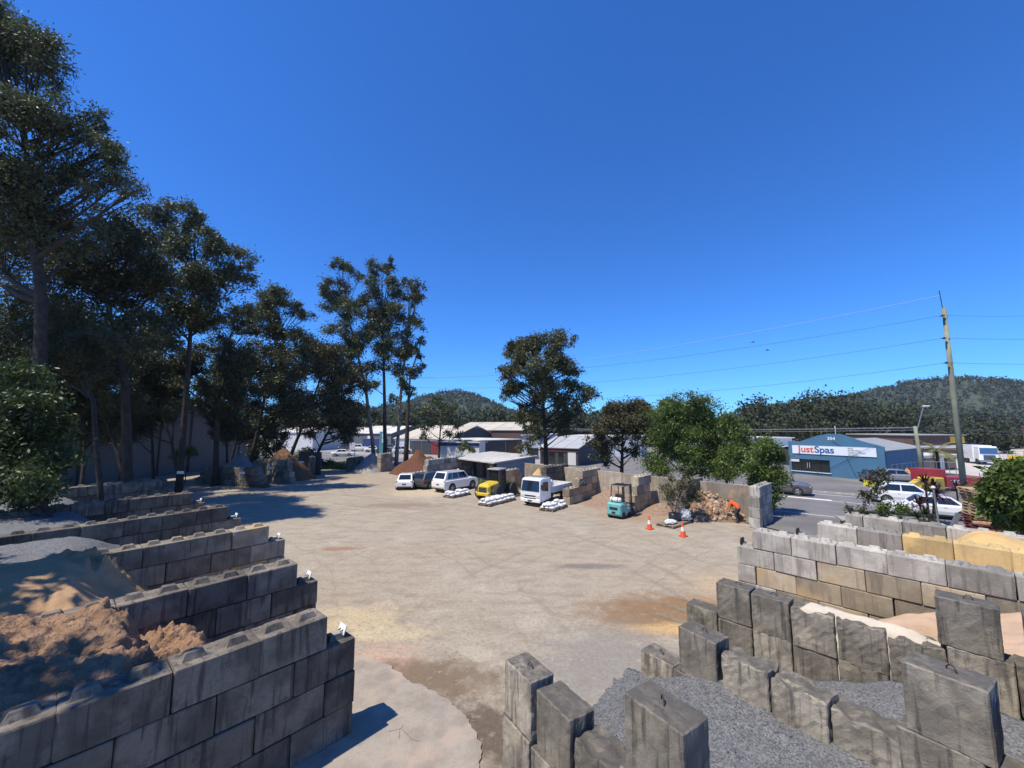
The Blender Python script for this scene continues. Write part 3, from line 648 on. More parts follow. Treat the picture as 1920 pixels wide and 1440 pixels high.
tree('gum_tree', 'leaning gum tree with a round flat topped crown', (-32.5, 50.0, 0), pxb(50, [(498, 560, 20), (525, 555, 22), (545, 575, 18), (575, 590, 14), (490, 600, 26), (530, 620, 30), (565, 640, 26), (495, 660, 34), (545, 690, 34), (480, 720, 30), (520, 750, 30)]), 0.34, L_GUM2, M_BARK, GT, dens=0.95, fill=1.2)
tree('gum_tree', 'olive brown gum tree over the mulch mound', (-32.0, 57.0, 0), pxb(57, [(585, 650, 28), (615, 670, 28), (575, 700, 34), (630, 710, 32), (600, 750, 34), (560, 760, 28), (645, 770, 28), (570, 800, 24)]), 0.36, L_BROWN, M_BARK, GT, dens=0.95, fill=1.4)
tree('gum_tree', 'dark low gum tree beside the gap to the car park', (-29.8, 60.0, 0), pxb(60, [(640, 690, 24), (665, 720, 26), (625, 740, 26), (655, 770, 28), (610, 790, 22), (640, 815, 18), (665, 800, 16), (590, 810, 16)]), 0.32, L_DARK, M_BARK, GT, dens=0.95, fill=1.4)
UT = 'dark understorey trees in the left shade'
for bx, by, bl, lab in (((-37.5, 30, 0), 31, [(-20, 640, 50), (40, 690, 50), (90, 740, 46), (10, 760, 46), (60, 810, 40), (-30, 820, 50)], 'dark back row tree against the factory behind the leafy bush'), ((-38, 36, 0), 37, [(130, 640, 46), (180, 690, 44), (140, 750, 42), (210, 770, 40), (110, 810, 36), (180, 820, 34), (230, 660, 40)], 'dark back row tree against the factory behind the broad gum'), ((-38, 43, 0), 43, [(270, 640, 36), (300, 700, 36), (250, 730, 34), (320, 740, 30), (280, 780, 32), (250, 810, 28)], 'dark back row tree against the factory behind the airy gum'), ((-36.5, 52, 0), 52, [(420, 690, 28), (450, 720, 28), (480, 690, 26), (400, 740, 26), (440, 770, 26), (540, 740, 26), (560, 780, 26), (520, 790, 24)], 'dark back row tree behind the leaning gum'), ((-33, 47, 0), 47, [(430, 760, 24), (400, 780, 24), (445, 800, 22), (415, 820, 20)], 'dark understorey tree before the factory wall end'), ((-24, 24, 0), 25, [(150, 600, 50), (60, 600, 50), (210, 640, 40), (20, 650, 50), (110, 680, 40)], 'dark understorey tree between the two largest gums'), ((-29, 26, 0), 27, [(30, 620, 45), (80, 660, 45), (20, 700, 45), (120, 710, 40), (60, 760, 40), (10, 800, 40)], 'dark understorey tree behind the leafy bush'),
                   ((-31, 33, 0), 34, [(150, 690, 40), (210, 680, 40), (180, 740, 40), (240, 750, 36), (130, 770, 36), (200, 800, 34)], 'dark understorey tree below the broad dark gum'),
                   ((-31, 38, 0), 39, [(270, 680, 34), (320, 690, 30), (290, 740, 32), (250, 780, 30), (330, 770, 26)], 'dark understorey tree below the airy gum')):
    tree('understorey_tree', lab, bx, pxb(by, bl), 0.2, L_DARK, M_BARK, UT, dens=0.95, fill=1.4)
tree('dense_tree', 'dense black green tree beside the brown mulch mound', (-30.0, 52.5, 0), pxb(52.5, [(480, 770, 22), (505, 790, 26), (475, 815, 24), (515, 825, 24), (490, 850, 22), (450, 790, 18)]), 0.22, L_DARK, M_BARK, dens=1.3, flat=0.8)
tree('broadleaf_bush', 'leafy green bush catching the sun beside the shaded block walls', (-18.6, 17.5, 0), pxb(17.0, [(20, 720, 45), (60, 760, 40), (10, 790, 55), (90, 800, 30), (50, 830, 50), (105, 860, 30), (20, 890, 55), (80, 900, 40), (-40, 840, 60), (40, 940, 35)]), 0.14, L_MID, M_BARK, dens=0.42, flat=0.85, leaf=0.2, cat='bush', subr=0.6)
tree('spreading_tree', 'spreading tree behind the shaded bays whose shade falls on the sand heap', (-20.0, 5.0, 0), [(-17.2 + random.uniform(-4.5, 2.2), 6.2 + random.uniform(-3.4, 1.6), random.uniform(8.5, 12.5), random.uniform(1.1, 1.9)) for _ in range(15)], 0.4, L_DARK, M_BARK, dens=0.35, leaf=0.33, cap=16000)
tree('spreading_tree', 'spreading tree beyond the near wall whose shade falls on the soil heap', (-14.5, -2.5, 0), [(-13.5 + random.uniform(-4.5, 3.2), 0.2 + random.uniform(-3.5, 2.6), random.uniform(9, 13.5), random.uniform(1.3, 2.2)) for _ in range(26)], 0.4, L_DARK, M_BARK, dens=0.35, leaf=0.33, cap=16000)
TG = 'slender gums beside the mulch heap'
tree('gum_tree', 'pale trunked slender gum reaching left of the tall group', (-20.9, 61.5, 0), pxb(61.5, [(632, 492, 13), (652, 505, 14), (612, 532, 16), (640, 545, 22), (672, 520, 12), (620, 570, 18), (655, 585, 26), (690, 560, 16), (640, 625, 24), (675, 635, 24), (655, 670, 22), (690, 690, 18)]), 0.38, L_GUM, M_BARKP, TG, dens=1.0, fill=1.0)
tree('gum_tree', 'dark trunked slender gum in the middle of the tall group', (-19.2, 61.0, 0), pxb(61, [(733, 487, 5), (703, 500, 15), (728, 505, 13), (700, 540, 22), (735, 540, 22), (715, 580, 26), (750, 580, 20), (705, 625, 24), (735, 640, 24), (715, 680, 20), (700, 720, 14)]), 0.42, L_GUM, M_BARK, TG, dens=1.0, fill=1.0)
tree('gum_tree', 'pale trunked slender gum on the right of the tall group', (-17.8, 62.0, 0), pxb(62, [(785, 535, 13), (765, 530, 12), (772, 560, 18), (790, 555, 8), (762, 600, 22), (780, 610, 16), (755, 650, 20), (745, 690, 18), (772, 655, 12)]), 0.36, L_GUM2, M_BARKP, TG, dens=1.0, fill=1.0)
tree('gum_tree', 'leaning dark gum with drooping tufts beside the red mulch', (-15.4, 58.5, 0), pxb(60, [(790, 640, 10), (780, 665, 12), (792, 690, 11), (770, 700, 15), (752, 720, 15), (768, 735, 11), (740, 745, 11)]), 0.42, L_DARK, M_BARK, TG, dens=1.1)
tree('round_topped_gum', 'tall gum with a domed crown rising behind the pale shed roof', (4.2, 48.0, 0), pxb(47, [(1000, 640, 24), (1035, 633, 22), (1060, 645, 22), (965, 655, 20), (950, 690, 14), (985, 685, 32), (1040, 690, 34), (1080, 690, 16), (965, 720, 22), (1015, 735, 34), (1070, 735, 28), (1105, 738, 20), (950, 742, 12), (990, 775, 26), (1050, 775, 24), (1000, 815, 20), (985, 840, 14), (1060, 800, 16), (1075, 770, 14)]), 0.42, L_GUM2, M_BARK, dens=1.0, fill=1.3)
tree('street_tree', 'tree standing before the cream roofed warehouse', (-13.6, 75.0, 0), pxb(75, [(820, 755, 16), (845, 765, 14), (800, 770, 14), (830, 785, 18), (855, 795, 12), (800, 800, 12), (860, 815, 8), (795, 818, 8), (840, 815, 9)]), 0.28, L_GUM, M_BARK, dens=1.0)
tree('brown_tree', 'brownish spreading tree between the domed gum and the green trees', (11.6, 43.0, 0), pxb(43, [(1150, 770, 22), (1185, 762, 24), (1220, 775, 22), (1130, 800, 22), (1175, 800, 26), (1215, 815, 24), (1140, 835, 22), (1190, 845, 20), (1110, 830, 14), (1130, 858, 16)]), 0.3, L_BROWN, M_BARK, dens=1.0, fill=1.0)
GB = 'bushy bright green trees behind the bay wall'
for base, Y, bl, lab in (((13.6, 38.2, 0), 38, [(1240, 775, 24), (1260, 752, 18), (1235, 815, 26), (1265, 800, 26), (1245, 850, 26), (1220, 870, 22), (1270, 845, 24), (1250, 885, 18)], 'bright green bushy tree next to the brownish tree'),
                         ((15.6, 37.0, 0), 37, [(1300, 750, 20), (1325, 765, 24), (1295, 790, 28), (1335, 805, 28), (1300, 835, 28), (1345, 850, 26), (1290, 875, 20), (1330, 880, 22)], 'tallest bright green bushy tree behind the bay wall'),
                         ((18.2, 35.0, 0), 35, [(1365, 790, 20), (1385, 815, 22), (1370, 845, 26), (1400, 850, 24), (1385, 880, 22), (1355, 885, 18)], 'bright green bushy tree nearest the road'),
                         ((16.6, 27.6, 0), 28, [(1430, 840, 20), (1455, 860, 18), (1420, 875, 22), (1450, 895, 20), (1425, 915, 18), (1448, 930, 14), (1435, 950, 10)], 'small bright green tree beside the steel gate')):
    tree('bushy_tree', lab, base, pxb(Y, bl), 0.16, L_BRIGHT, M_BARK, GB, dens=0.9, flat=0.85, leaf=0.22, sub=8, fill=2.6, subr=0.62)
tree('street_tree', 'small yellow green tree before the blue striped shop', (-8.3, 62.0, 0), pxb(62, [(872, 832, 8), (865, 842, 7), (882, 845, 7)]), 0.12, L_PALM, M_BARK, dens=1.4)
tree('bare_tree', 'pale half bare tree before the right hand wood', (63.0, 105.0, 0), pxb(105, [(1405, 785, 5), (1415, 780, 5), (1400, 800, 4)]), 0.35, L_GUM, M_BARKP, dens=0.5)
# shrubs
SH = 'shrubs beside the pale wall'
tree('shrub', 'thin leafy shrub at the end of the pale block wall', (14.0, 18.6, 0), pxb(18.6, [(1605, 955, 14), (1625, 930, 12), (1640, 900, 12), (1655, 890, 12), (1600, 975, 10), (1650, 920, 9), (1625, 965, 10)]), 0.05, L_DARK, M_BARKP, SH, dens=0.55, leaf=0.16, cat='shrub', flat=0.9)
tree('shrub', 'rounded shrub behind the pale block wall', (17.1, 19.8, 0), pxb(19.8, [(1665, 950, 14), (1690, 955, 12), (1645, 965, 12), (1680, 975, 12)]), 0.05, L_BRIGHT, M_BARKP, SH, dens=0.55, leaf=0.16, cat='shrub', flat=0.9)
tree('large_leaved_tree', 'large leaved green tree overhanging the stacked pallets', (22.2, 16.5, 0), pxb(16.5, [(1868, 925, 20), (1890, 900, 24), (1910, 885, 26), (1880, 948, 22), (1905, 940, 28), (1935, 930, 40), (1890, 970, 20), (1920, 975, 26), (1960, 960, 40)]), 0.10, L_BRIGHT, M_BARK, dens=0.45, leaf=0.34, flat=0.85, cat='tree', subr=0.5)
for (px, py, Y, r, lab) in ((640, 872, 64, 9, 'low dark shrub beside the car park gap'), (612, 868, 62, 13, 'dark rounded shrub beneath the olive gum'), (575, 850, 58, 13, 'green shrub behind the mulch mound'), (352, 845, 44, 10, 'sunlit shrub before the grey panel factory'), (335, 850, 43, 8, 'small sunlit shrub before the grey panel factory'), (660, 880, 60, 7, 'little shrub beside the pale stone heap')):
    g = at(px, min(884, py + 14), 0) if Y > 57 else P(px, py, Y); g.z = 0
    tree('shrub', lab, (g.x, Y, 0), pxb(Y, [(px, py, r), (px + r, py + r * .6, r * .8), (px - r, py + r * .5, r * .8)]), 0.06, L_BRIGHT if 'sunlit' in lab or 'green' in lab else L_DARK, M_BARK, 'shrubs along the left boundary', dens=1.2, cat='shrub', flat=0.9)
# potted tree standing on a pallet in the yard
pt = at(1272, 985)
tree('potted_tree', 'olive green shrub with many stems standing in a black bag on a pallet', (pt.x, pt.y + 0.6, 0.45), pxb(pt.y + 0.6, [(1262, 905, 13), (1285, 900, 13), (1250, 920, 13), (1275, 920, 15), (1300, 918, 13), (1308, 935, 10), (1260, 938, 12), (1290, 938, 12)]), 0.05, L_GUM2, M_BARKP, dens=0.8, leaf=0.15, cat='shrub', flat=0.9,
     extra=[([(0, 0, 0), (0.25 * math.cos(a), 0.25 * math.sin(a), 0.7), (0.6 * math.cos(a), 0.6 * math.sin(a), 1.5)], [0.025, 0.02, 0.008]) for a in (0.3, 1.5, 2.6, 3.7, 4.9, 5.6)])
def spiky(name, label, base, stems, lm, n=46, L=0.9, group=None):
    t = thing(name, label, 'plant', base, 0, group); k = MB(); V = []
    for sx, sy, h in stems:
        k.tube([(sx * 0.3, sy * 0.3, -0.1), (sx * 0.7, sy * 0.7, h * 0.5), (sx, sy, h)], [0.07, 0.055, 0.05], 6)
        for _ in range(n):
            a = random.uniform(0, 6.28); el = random.uniform(-0.5, 1.35); d = Vector((math.cos(a) * math.cos(el), math.sin(a) * math.cos(el), math.sin(el))); p = Vector((sx, sy, h))
            s = d.cross(Vector((0, 0, 1))).normalized() * 0.035; q = L * random.uniform(.6, 1.1); m_ = p + d * q * 0.55; e = p + d * q + Vector((0, 0, -0.22 * q))
            V.append([p - s, p + s, m_ + s, m_ - s]); V.append([m_ - s, m_ + s, e + s * .1, e - s * .1])
    k.build('stem', M_BARK, t); link('foliage', quads_mesh('foliage', np.array([[tuple(v) for v in q] for q in V]), lm), t); return t
CG = 'dark red cordylines by the roadside'
p = P(1738, 935, 25); spiky('cordyline', 'dark red spiky cordyline clump before the white cars', (p.x, p.y, 0), [(0, 0, 2.6), (0.7, 0.2, 2.2), (0.3, -0.3, 1.9), (-0.2, 0.3, 1.2)], L_RED, 60, 1.0, CG)
p = P(1792, 905, 31); spiky('cordyline', 'dark red spiky cordyline at the foot of the tall pole', (p.x, p.y, 0), [(0, 0, 1.5), (0.9, 0.2, 1.3)], L_RED, 50, 1.0, CG)
p = P(1720, 970, 24); spiky('yucca', 'dark green spiky plant before the second white car', (p.x, p.y, 0), [(0, 0, 0.7), (0.6, 0.1, 0.9)], L_DARK, 50, 0.8)
def palm(label, base, h):
    t = thing('palm_tree', label, 'palm', base); k = MB(); k.tube([(0, 0, -.1), (0.1, 0, h * .5), (0.05, 0, h)], [.22, .17, .13], 8); k.build('trunk', M_BARK, t, smooth=True); V = []
    for i in range(17):
        a = i * 2.4; el = random.uniform(-.1, 1.1); pv = Vector((0.05, 0, h)); dv = Vector((math.cos(a) * math.cos(el), math.sin(a) * math.cos(el), math.sin(el)))
        for j in range(22):
            c = pv.copy(); pv = pv + dv * 0.12; dv = (dv + Vector((0, 0, -.055))).normalized(); s = dv.cross(Vector((0, 0, 1))).normalized()
            for sd_ in (-1, 1):
                e = pv + s * sd_ * 0.42 * math.sin(math.pi * (j + 2) / 25) + dv * 0.2 + Vector((0, 0, -.08)); V.append([c, pv, e + dv * .02, e])
    link('crown', quads_mesh('crown', np.array([[tuple(v) for v in q] for q in V]), L_PALM), t)
palm('small palm before the low white building across the road', tuple(P(1762, 905, 50).xy) + (0,), 3.0)

# far wood and hills
def far_wood(name, label, spots, lm, size, n):
    cs, cr, cn = [], [], []; k = MB()
    for x, y, h in spots:
        k.tube([(x, y, 0), (x + random.uniform(-.5, .5), y, h * .75)], [0.02 * h, 0.008 * h], 5)
        w = h * random.uniform(.26, .40)
        for _ in range(11):
            d = Vector((random.gauss(0, 1), random.gauss(0, 1), random.gauss(0, 1))).normalized() * random.uniform(.5, 1)
            cs.append(Vector((x + d.x * w, y + d.y * w, h * .52 + d.z * h * .46))); cr.append(w * random.uniform(.5, .8)); cn.append(int(n / 11))
    o = link(name, quads_mesh(name, leaves(cs, cr, cn, size, 0.75, 0.2, 0.7, 1.1), lm)); tag(o, label, 'wood', kind='stuff')
    s = k.build('wood_trunks', M_BARK); tag(s, 'thin trunks standing in ' + label[:40].strip(), 'wood', kind='stuff')
far_wood('far_wood', 'dark wood behind the warehouses and the domed gum', [(random.uniform(-60, 48), random.uniform(122, 165), random.uniform(9, 14.5)) for _ in range(130)], L_FAR, 0.8, 800)
sp = []
for _ in range(150):
    y = random.uniform(88, 150); x = y * random.uniform(0.60, 1.36); q = x / y
    sp.append((x, y, (random.uniform(11.5, 15.5) if q < 0.92 else random.uniform(8.5, 12.5) if q < 1.02 else random.uniform(5, 8))))
far_wood('far_wood', 'dark wood behind the blue spa shop', sp, L_FAR, 0.66, 800)
M_HILL = mat('wooded_hill', (0.055, 0.072, 0.040), 0.95, 0.5, 0.05, col2=(0.03, 0.042, 0.028))
def hz(x, y):
    h = 48 * math.exp(-((x + 78) / 88) ** 2 - ((y - 600) / 150) ** 2) + 30 * math.exp(-((x + 250) / 150) ** 2 - ((y - 620) / 170) ** 2)
    h += 50 * math.exp(-((x - 545) / 135) ** 2 - ((y - 520) / 140) ** 2) + 34 * math.exp(-((x - 700) / 200) ** 2 - ((y - 540) / 160) ** 2) + 27 * math.exp(-((x - 360) / 90) ** 2 - ((y - 520) / 130) ** 2)
    h += 24 * math.exp(-((y - 760) / 120) ** 2) * (0.7 + 0.5 * math.sin(x * 0.008 + 1))
    return max(-1, h + 3 * fbm(x * .01, y * .01) - 4)
def hills():
    xs = np.linspace(-900, 1300, 150); ys = np.linspace(330, 1000, 46); vs = [(x, y, hz(x, y)) for y in ys for x in xs]; nx = len(xs)
    fs = [(j * nx + i, j * nx + i + 1, (j + 1) * nx + i + 1, (j + 1) * nx + i) for j in range(len(ys) - 1) for i in range(nx - 1)]
    me = bpy.data.meshes.new('hills'); me.from_pydata(vs, [], fs); me.materials.append(M_HILL); struct(link('hills', me))
    cs, cr, cn = [], [], []
    for _ in range(8000):
        y = random.uniform(360, 800); x = random.uniform(-0.75, 1.5) * y; h = hz(x, y)
        if h < 2.5: continue
        r = random.uniform(3.0, 5.5); cs.append((x, y, h + r * random.uniform(.5, 1.1))); cr.append(r); cn.append(28)
    o = link('hill_forest', quads_mesh('hill_forest', leaves(cs, cr, cn, 2.0, 0.9, 0.1, 0.8, 1.05), L_FAR)); tag(o, 'tree canopy covering the distant hills', 'forest', kind='stuff')
hills()
far_wood('tree_belt', 'tree belt at the foot of the distant hills', [(random.uniform(-.55, 1.5) * y, y, random.uniform(10, 16)) for y in [random.uniform(190, 330) for _ in range(330)]], L_FAR, 1.35, 320)
# grass strips
def grass(name, label, poly_fn, n, h, lm):
    p = np.array([poly_fn() for _ in range(n)]); a = RNG.uniform(0, 6.28, n); d = np.stack([np.cos(a), np.sin(a), np.zeros(n)], -1) * 0.03
    hh = RNG.uniform(.4, 1, n)[:, None] * h; up = np.concatenate([RNG.normal(0, .25, (n, 2)), np.ones((n, 1))], 1) * hh
    b = np.concatenate([p, np.full((n, 1), 0.0)], 1); tag(link(name, quads_mesh(name, np.stack([b - d, b + d, b + up + d * .2, b + up - d * .2], 1), lm)), label, 'grass', kind='stuff')
grass('grass', 'rough grass along the left edge of the yard', lambda: (random.uniform(-33, -22), random.uniform(58, 67)), 9000, 0.5, L_BRIGHT)
def verge(): q = rd(random.uniform(-34, -4), random.uniform(-4.0, -1.2)); return q
grass('verge_grass', 'grass verge between the bay wall and the road', verge, 6000, 0.25, L_BRIGHT)

# ------------------------------------------------------------------ bays at the middle of the yard
M_CWALL = concrete('cast_wall', (0.43, 0.365, 0.28), (0.32, 0.27, 0.205), (0.26, 0.215, 0.165), (0.40, 0.28, 0.17), 0.05)
def panel_wall(label, pts, h, m, th=0.18):
    t = thing('panel_divider', label, 'wall', (pts[0][0], pts[0][1], 0))
    for a, b in zip(pts, pts[1:]):
        a, b = Vector(a), Vector(b); d = (b - a); L = d.length; d.normalize(); n = max(1, round(L / 3.0))
        for i in range(n):
            c = a + d * (L * (i + .5) / n) - Vector(pts[0]); k = MB(); k.box((0, 0, 0), (L / n - .012, th, h), bevel if False else 0)
            o = k.build('panel', m, t, bevel=.012, loc=(c.x, c.y, h / 2 + random.uniform(-.02, .02) - .05)); o.rotation_euler.z = math.atan2(d.y, d.x)
    return t
panel_wall('tall tan concrete panel wall backing the storage bays, dappled by tree shade', [(1.4, 43.2), (7.0, 36.4), (11.4, 31.3), (16.1, 25.75)], 2.25, M_CWALL)
MA = 53
def up_steps(n): return n
lego_wall('stepped tan block divider beside the white tipper truck', (4.45, 31.6), MA, [(0, None, 5), (0, H2, 6), (H2 * 3, None, 3), (H2 * 4, None, 3)], C_TAN, 1)
lego_wall('stepped tan block divider behind the turquoise forklift', (8.65, 28.75), 48, [(0, None, 3), (0, H2, 3), (0.45, None, 2), (0.75, None, 2)], C_TAN, 1)
lego_wall('grey block divider behind the potted shrub', (11.45, 26.9), 46, [(0, None, 4), (0, H2, 4), (0.3, None, 3), (0.6, H2, 3)], C_GREY, 1)
lego_wall('tall grey block pier beside the steel gate', (14.72, 24.3), 44, [(0, H2, 3), (0, H2, 3), (0.05, H2, 3), (0.25, H2, 3)], C_PALE, 1, L=BL)
lego_wall('dark block divider behind the tipper truck tray', (3.1, 36.3), MA, [(0, None, 4), (0, H2, 4), (0, None, 4), (0, H2, 4)], C_GREY, 1)
lego_wall('tan block divider behind the yellow loader', (-0.7, 39.2), MA, [(0, None, 3), (0, H2, 3), (0.2, None, 2)], C_TAN, 1)
lego_wall('pale block divider beside the dark parked car', (-10.5, 42.0), 62, [(0, None, 9), (0, H2, 9), (2.6, None, 7), (2.8, H2, 7)], C_PALE, 1)
lego_wall('low pale block wall beside the white sand', (-8.6, 47.2), 48, [(0, None, 5), (0, H2, 5), (0, None, 5)], C_PALE, 1)
lego_wall('block pier between pale stone heap and red mulch', (-17.6, 54.2), 75, [(0, None, 3), (0, H2, 3), (0, None, 3), (0, H2, 3)], C_TAN, 1)
lego_wall('block wall on the far side of the pale stone heap', (-21.9, 54.6), 80, [(0, None, 3), (0, H2, 3), (0, None, 3)], C_GREY, 1)
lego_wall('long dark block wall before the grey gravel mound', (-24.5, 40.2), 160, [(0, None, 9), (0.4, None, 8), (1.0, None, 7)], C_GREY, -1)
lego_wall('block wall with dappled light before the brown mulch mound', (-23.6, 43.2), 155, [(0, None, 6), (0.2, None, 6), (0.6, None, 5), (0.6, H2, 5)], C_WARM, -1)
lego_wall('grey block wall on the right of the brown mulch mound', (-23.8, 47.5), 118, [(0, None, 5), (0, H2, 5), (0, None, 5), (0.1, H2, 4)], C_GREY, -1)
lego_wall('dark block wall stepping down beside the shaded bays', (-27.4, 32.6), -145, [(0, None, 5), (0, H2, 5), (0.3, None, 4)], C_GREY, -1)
panel_wall('dark sheet fence behind the mulch mound wall', [(-27.5, 52.0), (-24.2, 51.2)], 2.9, mat('dark_blue_sheet', (0.07, 0.085, 0.11), 0.6, 0.2, 4), 0.08)
for (px, py, Y, lab) in ((458, 886, 40.0, 'small white price board on the dark wall before the grey gravel mound'), (512, 877, 43.0, 'small white price board on the dappled wall'), (568, 866, 47.2, 'small white price board by the mulch mound wall'), (345, 885, 33.0, 'small white price board on the dark stepped wall')):
    p = P(px, py, Y); t = thing('price_board', lab, 'sign', (p.x, p.y - .35, p.z)); k = MB(); k.box((0, 0, 0), (0.55, 0.03, 0.22)); k.build('board', M_METAL_W, t); k = MB(); k.box((0, .08, 0), (0.05, 0.14, 0.05)); k.build('arm', M_METAL_D, t)
def cone_heap(name, label, cat, c, rx, ry, h, m, seed, rot=0, lump=0.12, n=34, group=None):
    vs = [(0, 0, h)]; ca, sa = math.cos(rot), math.sin(rot)
    rings = 14
    for i in range(1, rings + 1):
        f = i / rings
        for j in range(n):
            a = 2 * math.pi * j / n; w = 1 + 0.18 * noise.noise(Vector((math.cos(a) * 1.3, math.sin(a) * 1.3, seed)))
            x = math.cos(a) * rx * f * w; y = math.sin(a) * ry * f * w
            z = h * (1 - f ** 1.25) * (1 - 0.15 * f) + lump * h * fbm(x * .8 + seed, y * .8, 0, 4) * (1 - f * 0.7) - 0.06 * f
            vs.append((ca * x - sa * y, sa * x + ca * y, z))
    fs = [(0, 1 + j, 1 + (j + 1) % n) for j in range(n)]
    for i in range(rings - 1):
        for j in range(n): fs.append((1 + i * n + j, 1 + (i + 1) * n + j, 1 + (i + 1) * n + (j + 1) % n, 1 + i * n + (j + 1) % n))
    me = bpy.data.meshes.new(name); me.from_pydata(vs, [], fs); me.materials.append(m); me.polygons.foreach_set('use_smooth', [True] * len(fs))
    return tag(link(name, me, None, c), label, cat, group)
cone_heap('mulch_heap', 'tall dark red bark mulch heap beside the slender gums', 'mulch heap', (-12.4, 54.6, 0), 3.9, 4.6, 2.8, M_MULCH, 1.0, lump=.3)
cone_heap('stone_heap', 'pale grey stone heap between block piers under the slender gums', 'stone heap', (-19.7, 56.5, 0), 2.7, 3.6, 2.4, mat('pale_stone', (0.36, 0.33, 0.29), 0.95, 0.3, 2, 0.8, 12, bd=.05), 3.0)
cone_heap('sand_heap', 'white sand heap between the pale block walls', 'sand heap', (-9.0, 49.6, 0), 2.2, 3.6, 1.75, M_WSAND, 5.0, lump=.05)
cone_heap('sand_heap', 'small tan sand heap beside the shed pier', 'sand heap', (-6.4, 48.0, 0), 1.2, 1.6, 1.15, M_PINK, 6.0, lump=.05)
cone_heap('mulch_heap', 'brown mulch mound rising behind the dappled block wall', 'mulch heap', (-27.6, 48.4, 0), 5.0, 3.0, 3.5, M_MULCHB, 7.0, rot=-.4)
cone_heap('gravel_heap', 'grey gravel mound behind the long dark block wall', 'gravel heap', (-31.2, 46.3, 0), 4.6, 2.4, 2.9, mat('mid_grey_gravel', (0.27, 0.265, 0.255), 0.95, 0.2, 3, .6, 30), 8.0, rot=-.4, lump=.04)
cone_heap('sand_heap', 'yellow orange sand heap behind the tipper truck', 'sand heap', (2.6, 39.2, 0), 1.5, 2.4, 2.05, M_ORANGE, 9.0, rot=-.6, lump=.05)
cone_heap('mulch_heap', 'low spread of reddish brown mulch between the stepped dividers', 'mulch', (8.3, 33.6, 0), 2.3, 3.2, 0.9, M_DRY, 10.0, rot=-.6)
cone_heap('mulch_heap', 'low spread of leaf litter beside the forklift bay', 'mulch', (10.9, 29.7, 0), 1.5, 2.3, 0.55, M_DRY, 11.0, rot=-.7)
# the heap of rocks by the gate
def rock_mesh(seed):
    me = bpy.data.meshes.new('rock'); bm = bmesh.new(); bmesh.ops.create_icosphere(bm, subdivisions=2, radius=1)
    for v in bm.verts: v.co *= 0.85 + 0.4 * noise.noise(v.co * 1.2 + Vector((seed * 5.3, 0, 0))); v.co.z *= 0.75
    bm.to_mesh(me); bm.free(); return me
rmats = [mat('rock_' + n, c, .9, .35, 1.5, .4, 8, objvar=.25) for n, c in (('tan', (0.42, 0.28, 0.165)), ('orange', (0.42, 0.235, 0.12)), ('cream', (0.52, 0.42, 0.30)), ('brown', (0.27, 0.165, 0.105)))]
RM = []
for i in range(8): m_ = rock_mesh(i); m_.materials.append(rmats[i % 4]); RM.append(m_)
rp = thing('rock_pile', 'pile of rounded tan and orange rocks stacked between the pier and divider', 'rock pile', (13.2, 27.6, 0))
k = MB(); k.loft([[(-1.6, -1.5, -.05), (1.5, -1.9, -.05), (1.6, 1.2, -.05), (-1.4, 1.6, -.05)], [(-1.2, -.2, 1.0), (1.0, -.5, 1.0), (1.2, 1.0, 1.3), (-.9, 1.3, 1.3)]]); k.build('core', rmats[3], rp)
for i in range(270):
    u, v = random.uniform(-1, 1), random.random(); x = u * 1.55; y = -1.55 + v * 2.3 - 0.12 * u; z = 0.08 + 1.5 * v ** .85 * (1 - 0.12 * abs(u)) + random.uniform(-.04, .06)
    b = link('rock', random.choice(RM), rp, (x + random.uniform(-.05, .05), y, z)); s = random.uniform(.11, .21); b.scale = (s, s * random.uniform(.8, 1.2), s); b.rotation_euler = (random.uniform(0, 6), random.uniform(0, 6), random.uniform(0, 6))
# steel gate folded back beside the pier
gt = thing('steel_gate', 'open grey steel gate with mesh lower half beside the block pier', 'gate', (15.25, 24.75, 0), rad(50))
k = MB()
for a, b in (((0, 0, .12), (2.3, 0, .12)), ((0, 0, 1.0), (2.3, 0, 1.0)), ((0, 0, 1.95), (2.3, 0, 1.95)), ((0, 0, 0), (0, 0, 2.05)), ((2.3, 0, .1), (2.3, 0, 1.98)), ((0.05, 0, .15), (2.25, 0, 1.0))): k.tube([a, b], .03, 6)
k.build('frame', M_METAL_G, gt)
for i in range(9): k = MB(); k.tube([(.23 + i * .23, 0, 1.0), (.23 + i * .23, 0, 1.95)], .013, 5); k.build('bar', M_METAL_G, gt)
k = MB(); k.box((1.15, .01, .56), (2.2, .012, .84)); k.build('sheet', mat('gate_sheet', (0.12, 0.125, 0.13), .5, .4, 2, metal=.3), gt)

# ------------------------------------------------------------------ open shed
S0, S1, S2, S3 = Vector((-7.1, 51.0, 0)), Vector((-1.6, 43.8, 0)), Vector((2.7, 47.0, 0)), Vector((-2.8, 54.2, 0))
sh = thing('open_shed', 'open fronted shed with a low pale flat roof behind the yellow loader', 'shed', S1)
def shp(mb, name, m, **kw): mb.v = [tuple(Vector(v) - S1) for v in mb.v]; return mb.build(name, m, sh, **kw)
M_ROOFW = mat('pale_sheet_roof', (0.66, 0.63, 0.57), .6, .25, .6, .2, 3); M_ROOFC = mat('cream_sheet_roof', (0.55, 0.49, 0.38), .6, .2, .2)
M_SHEDB = mat('grey_blue_cladding', (0.20, 0.235, 0.28), .6, .15, 2)
ex = Vector((-.55, -.4, 0)); zf, zb = 2.25, 2.75
k = MB(); k.slab(S0 + ex + Vector((-.3, .4, zf)), S1 + ex + Vector((.2, -.3, zf)), S2 + Vector((.3, -.2, zb)), S3 + Vector((0, .3, zb)), .14); rf = shp(k, 'roof', M_ROOFW)
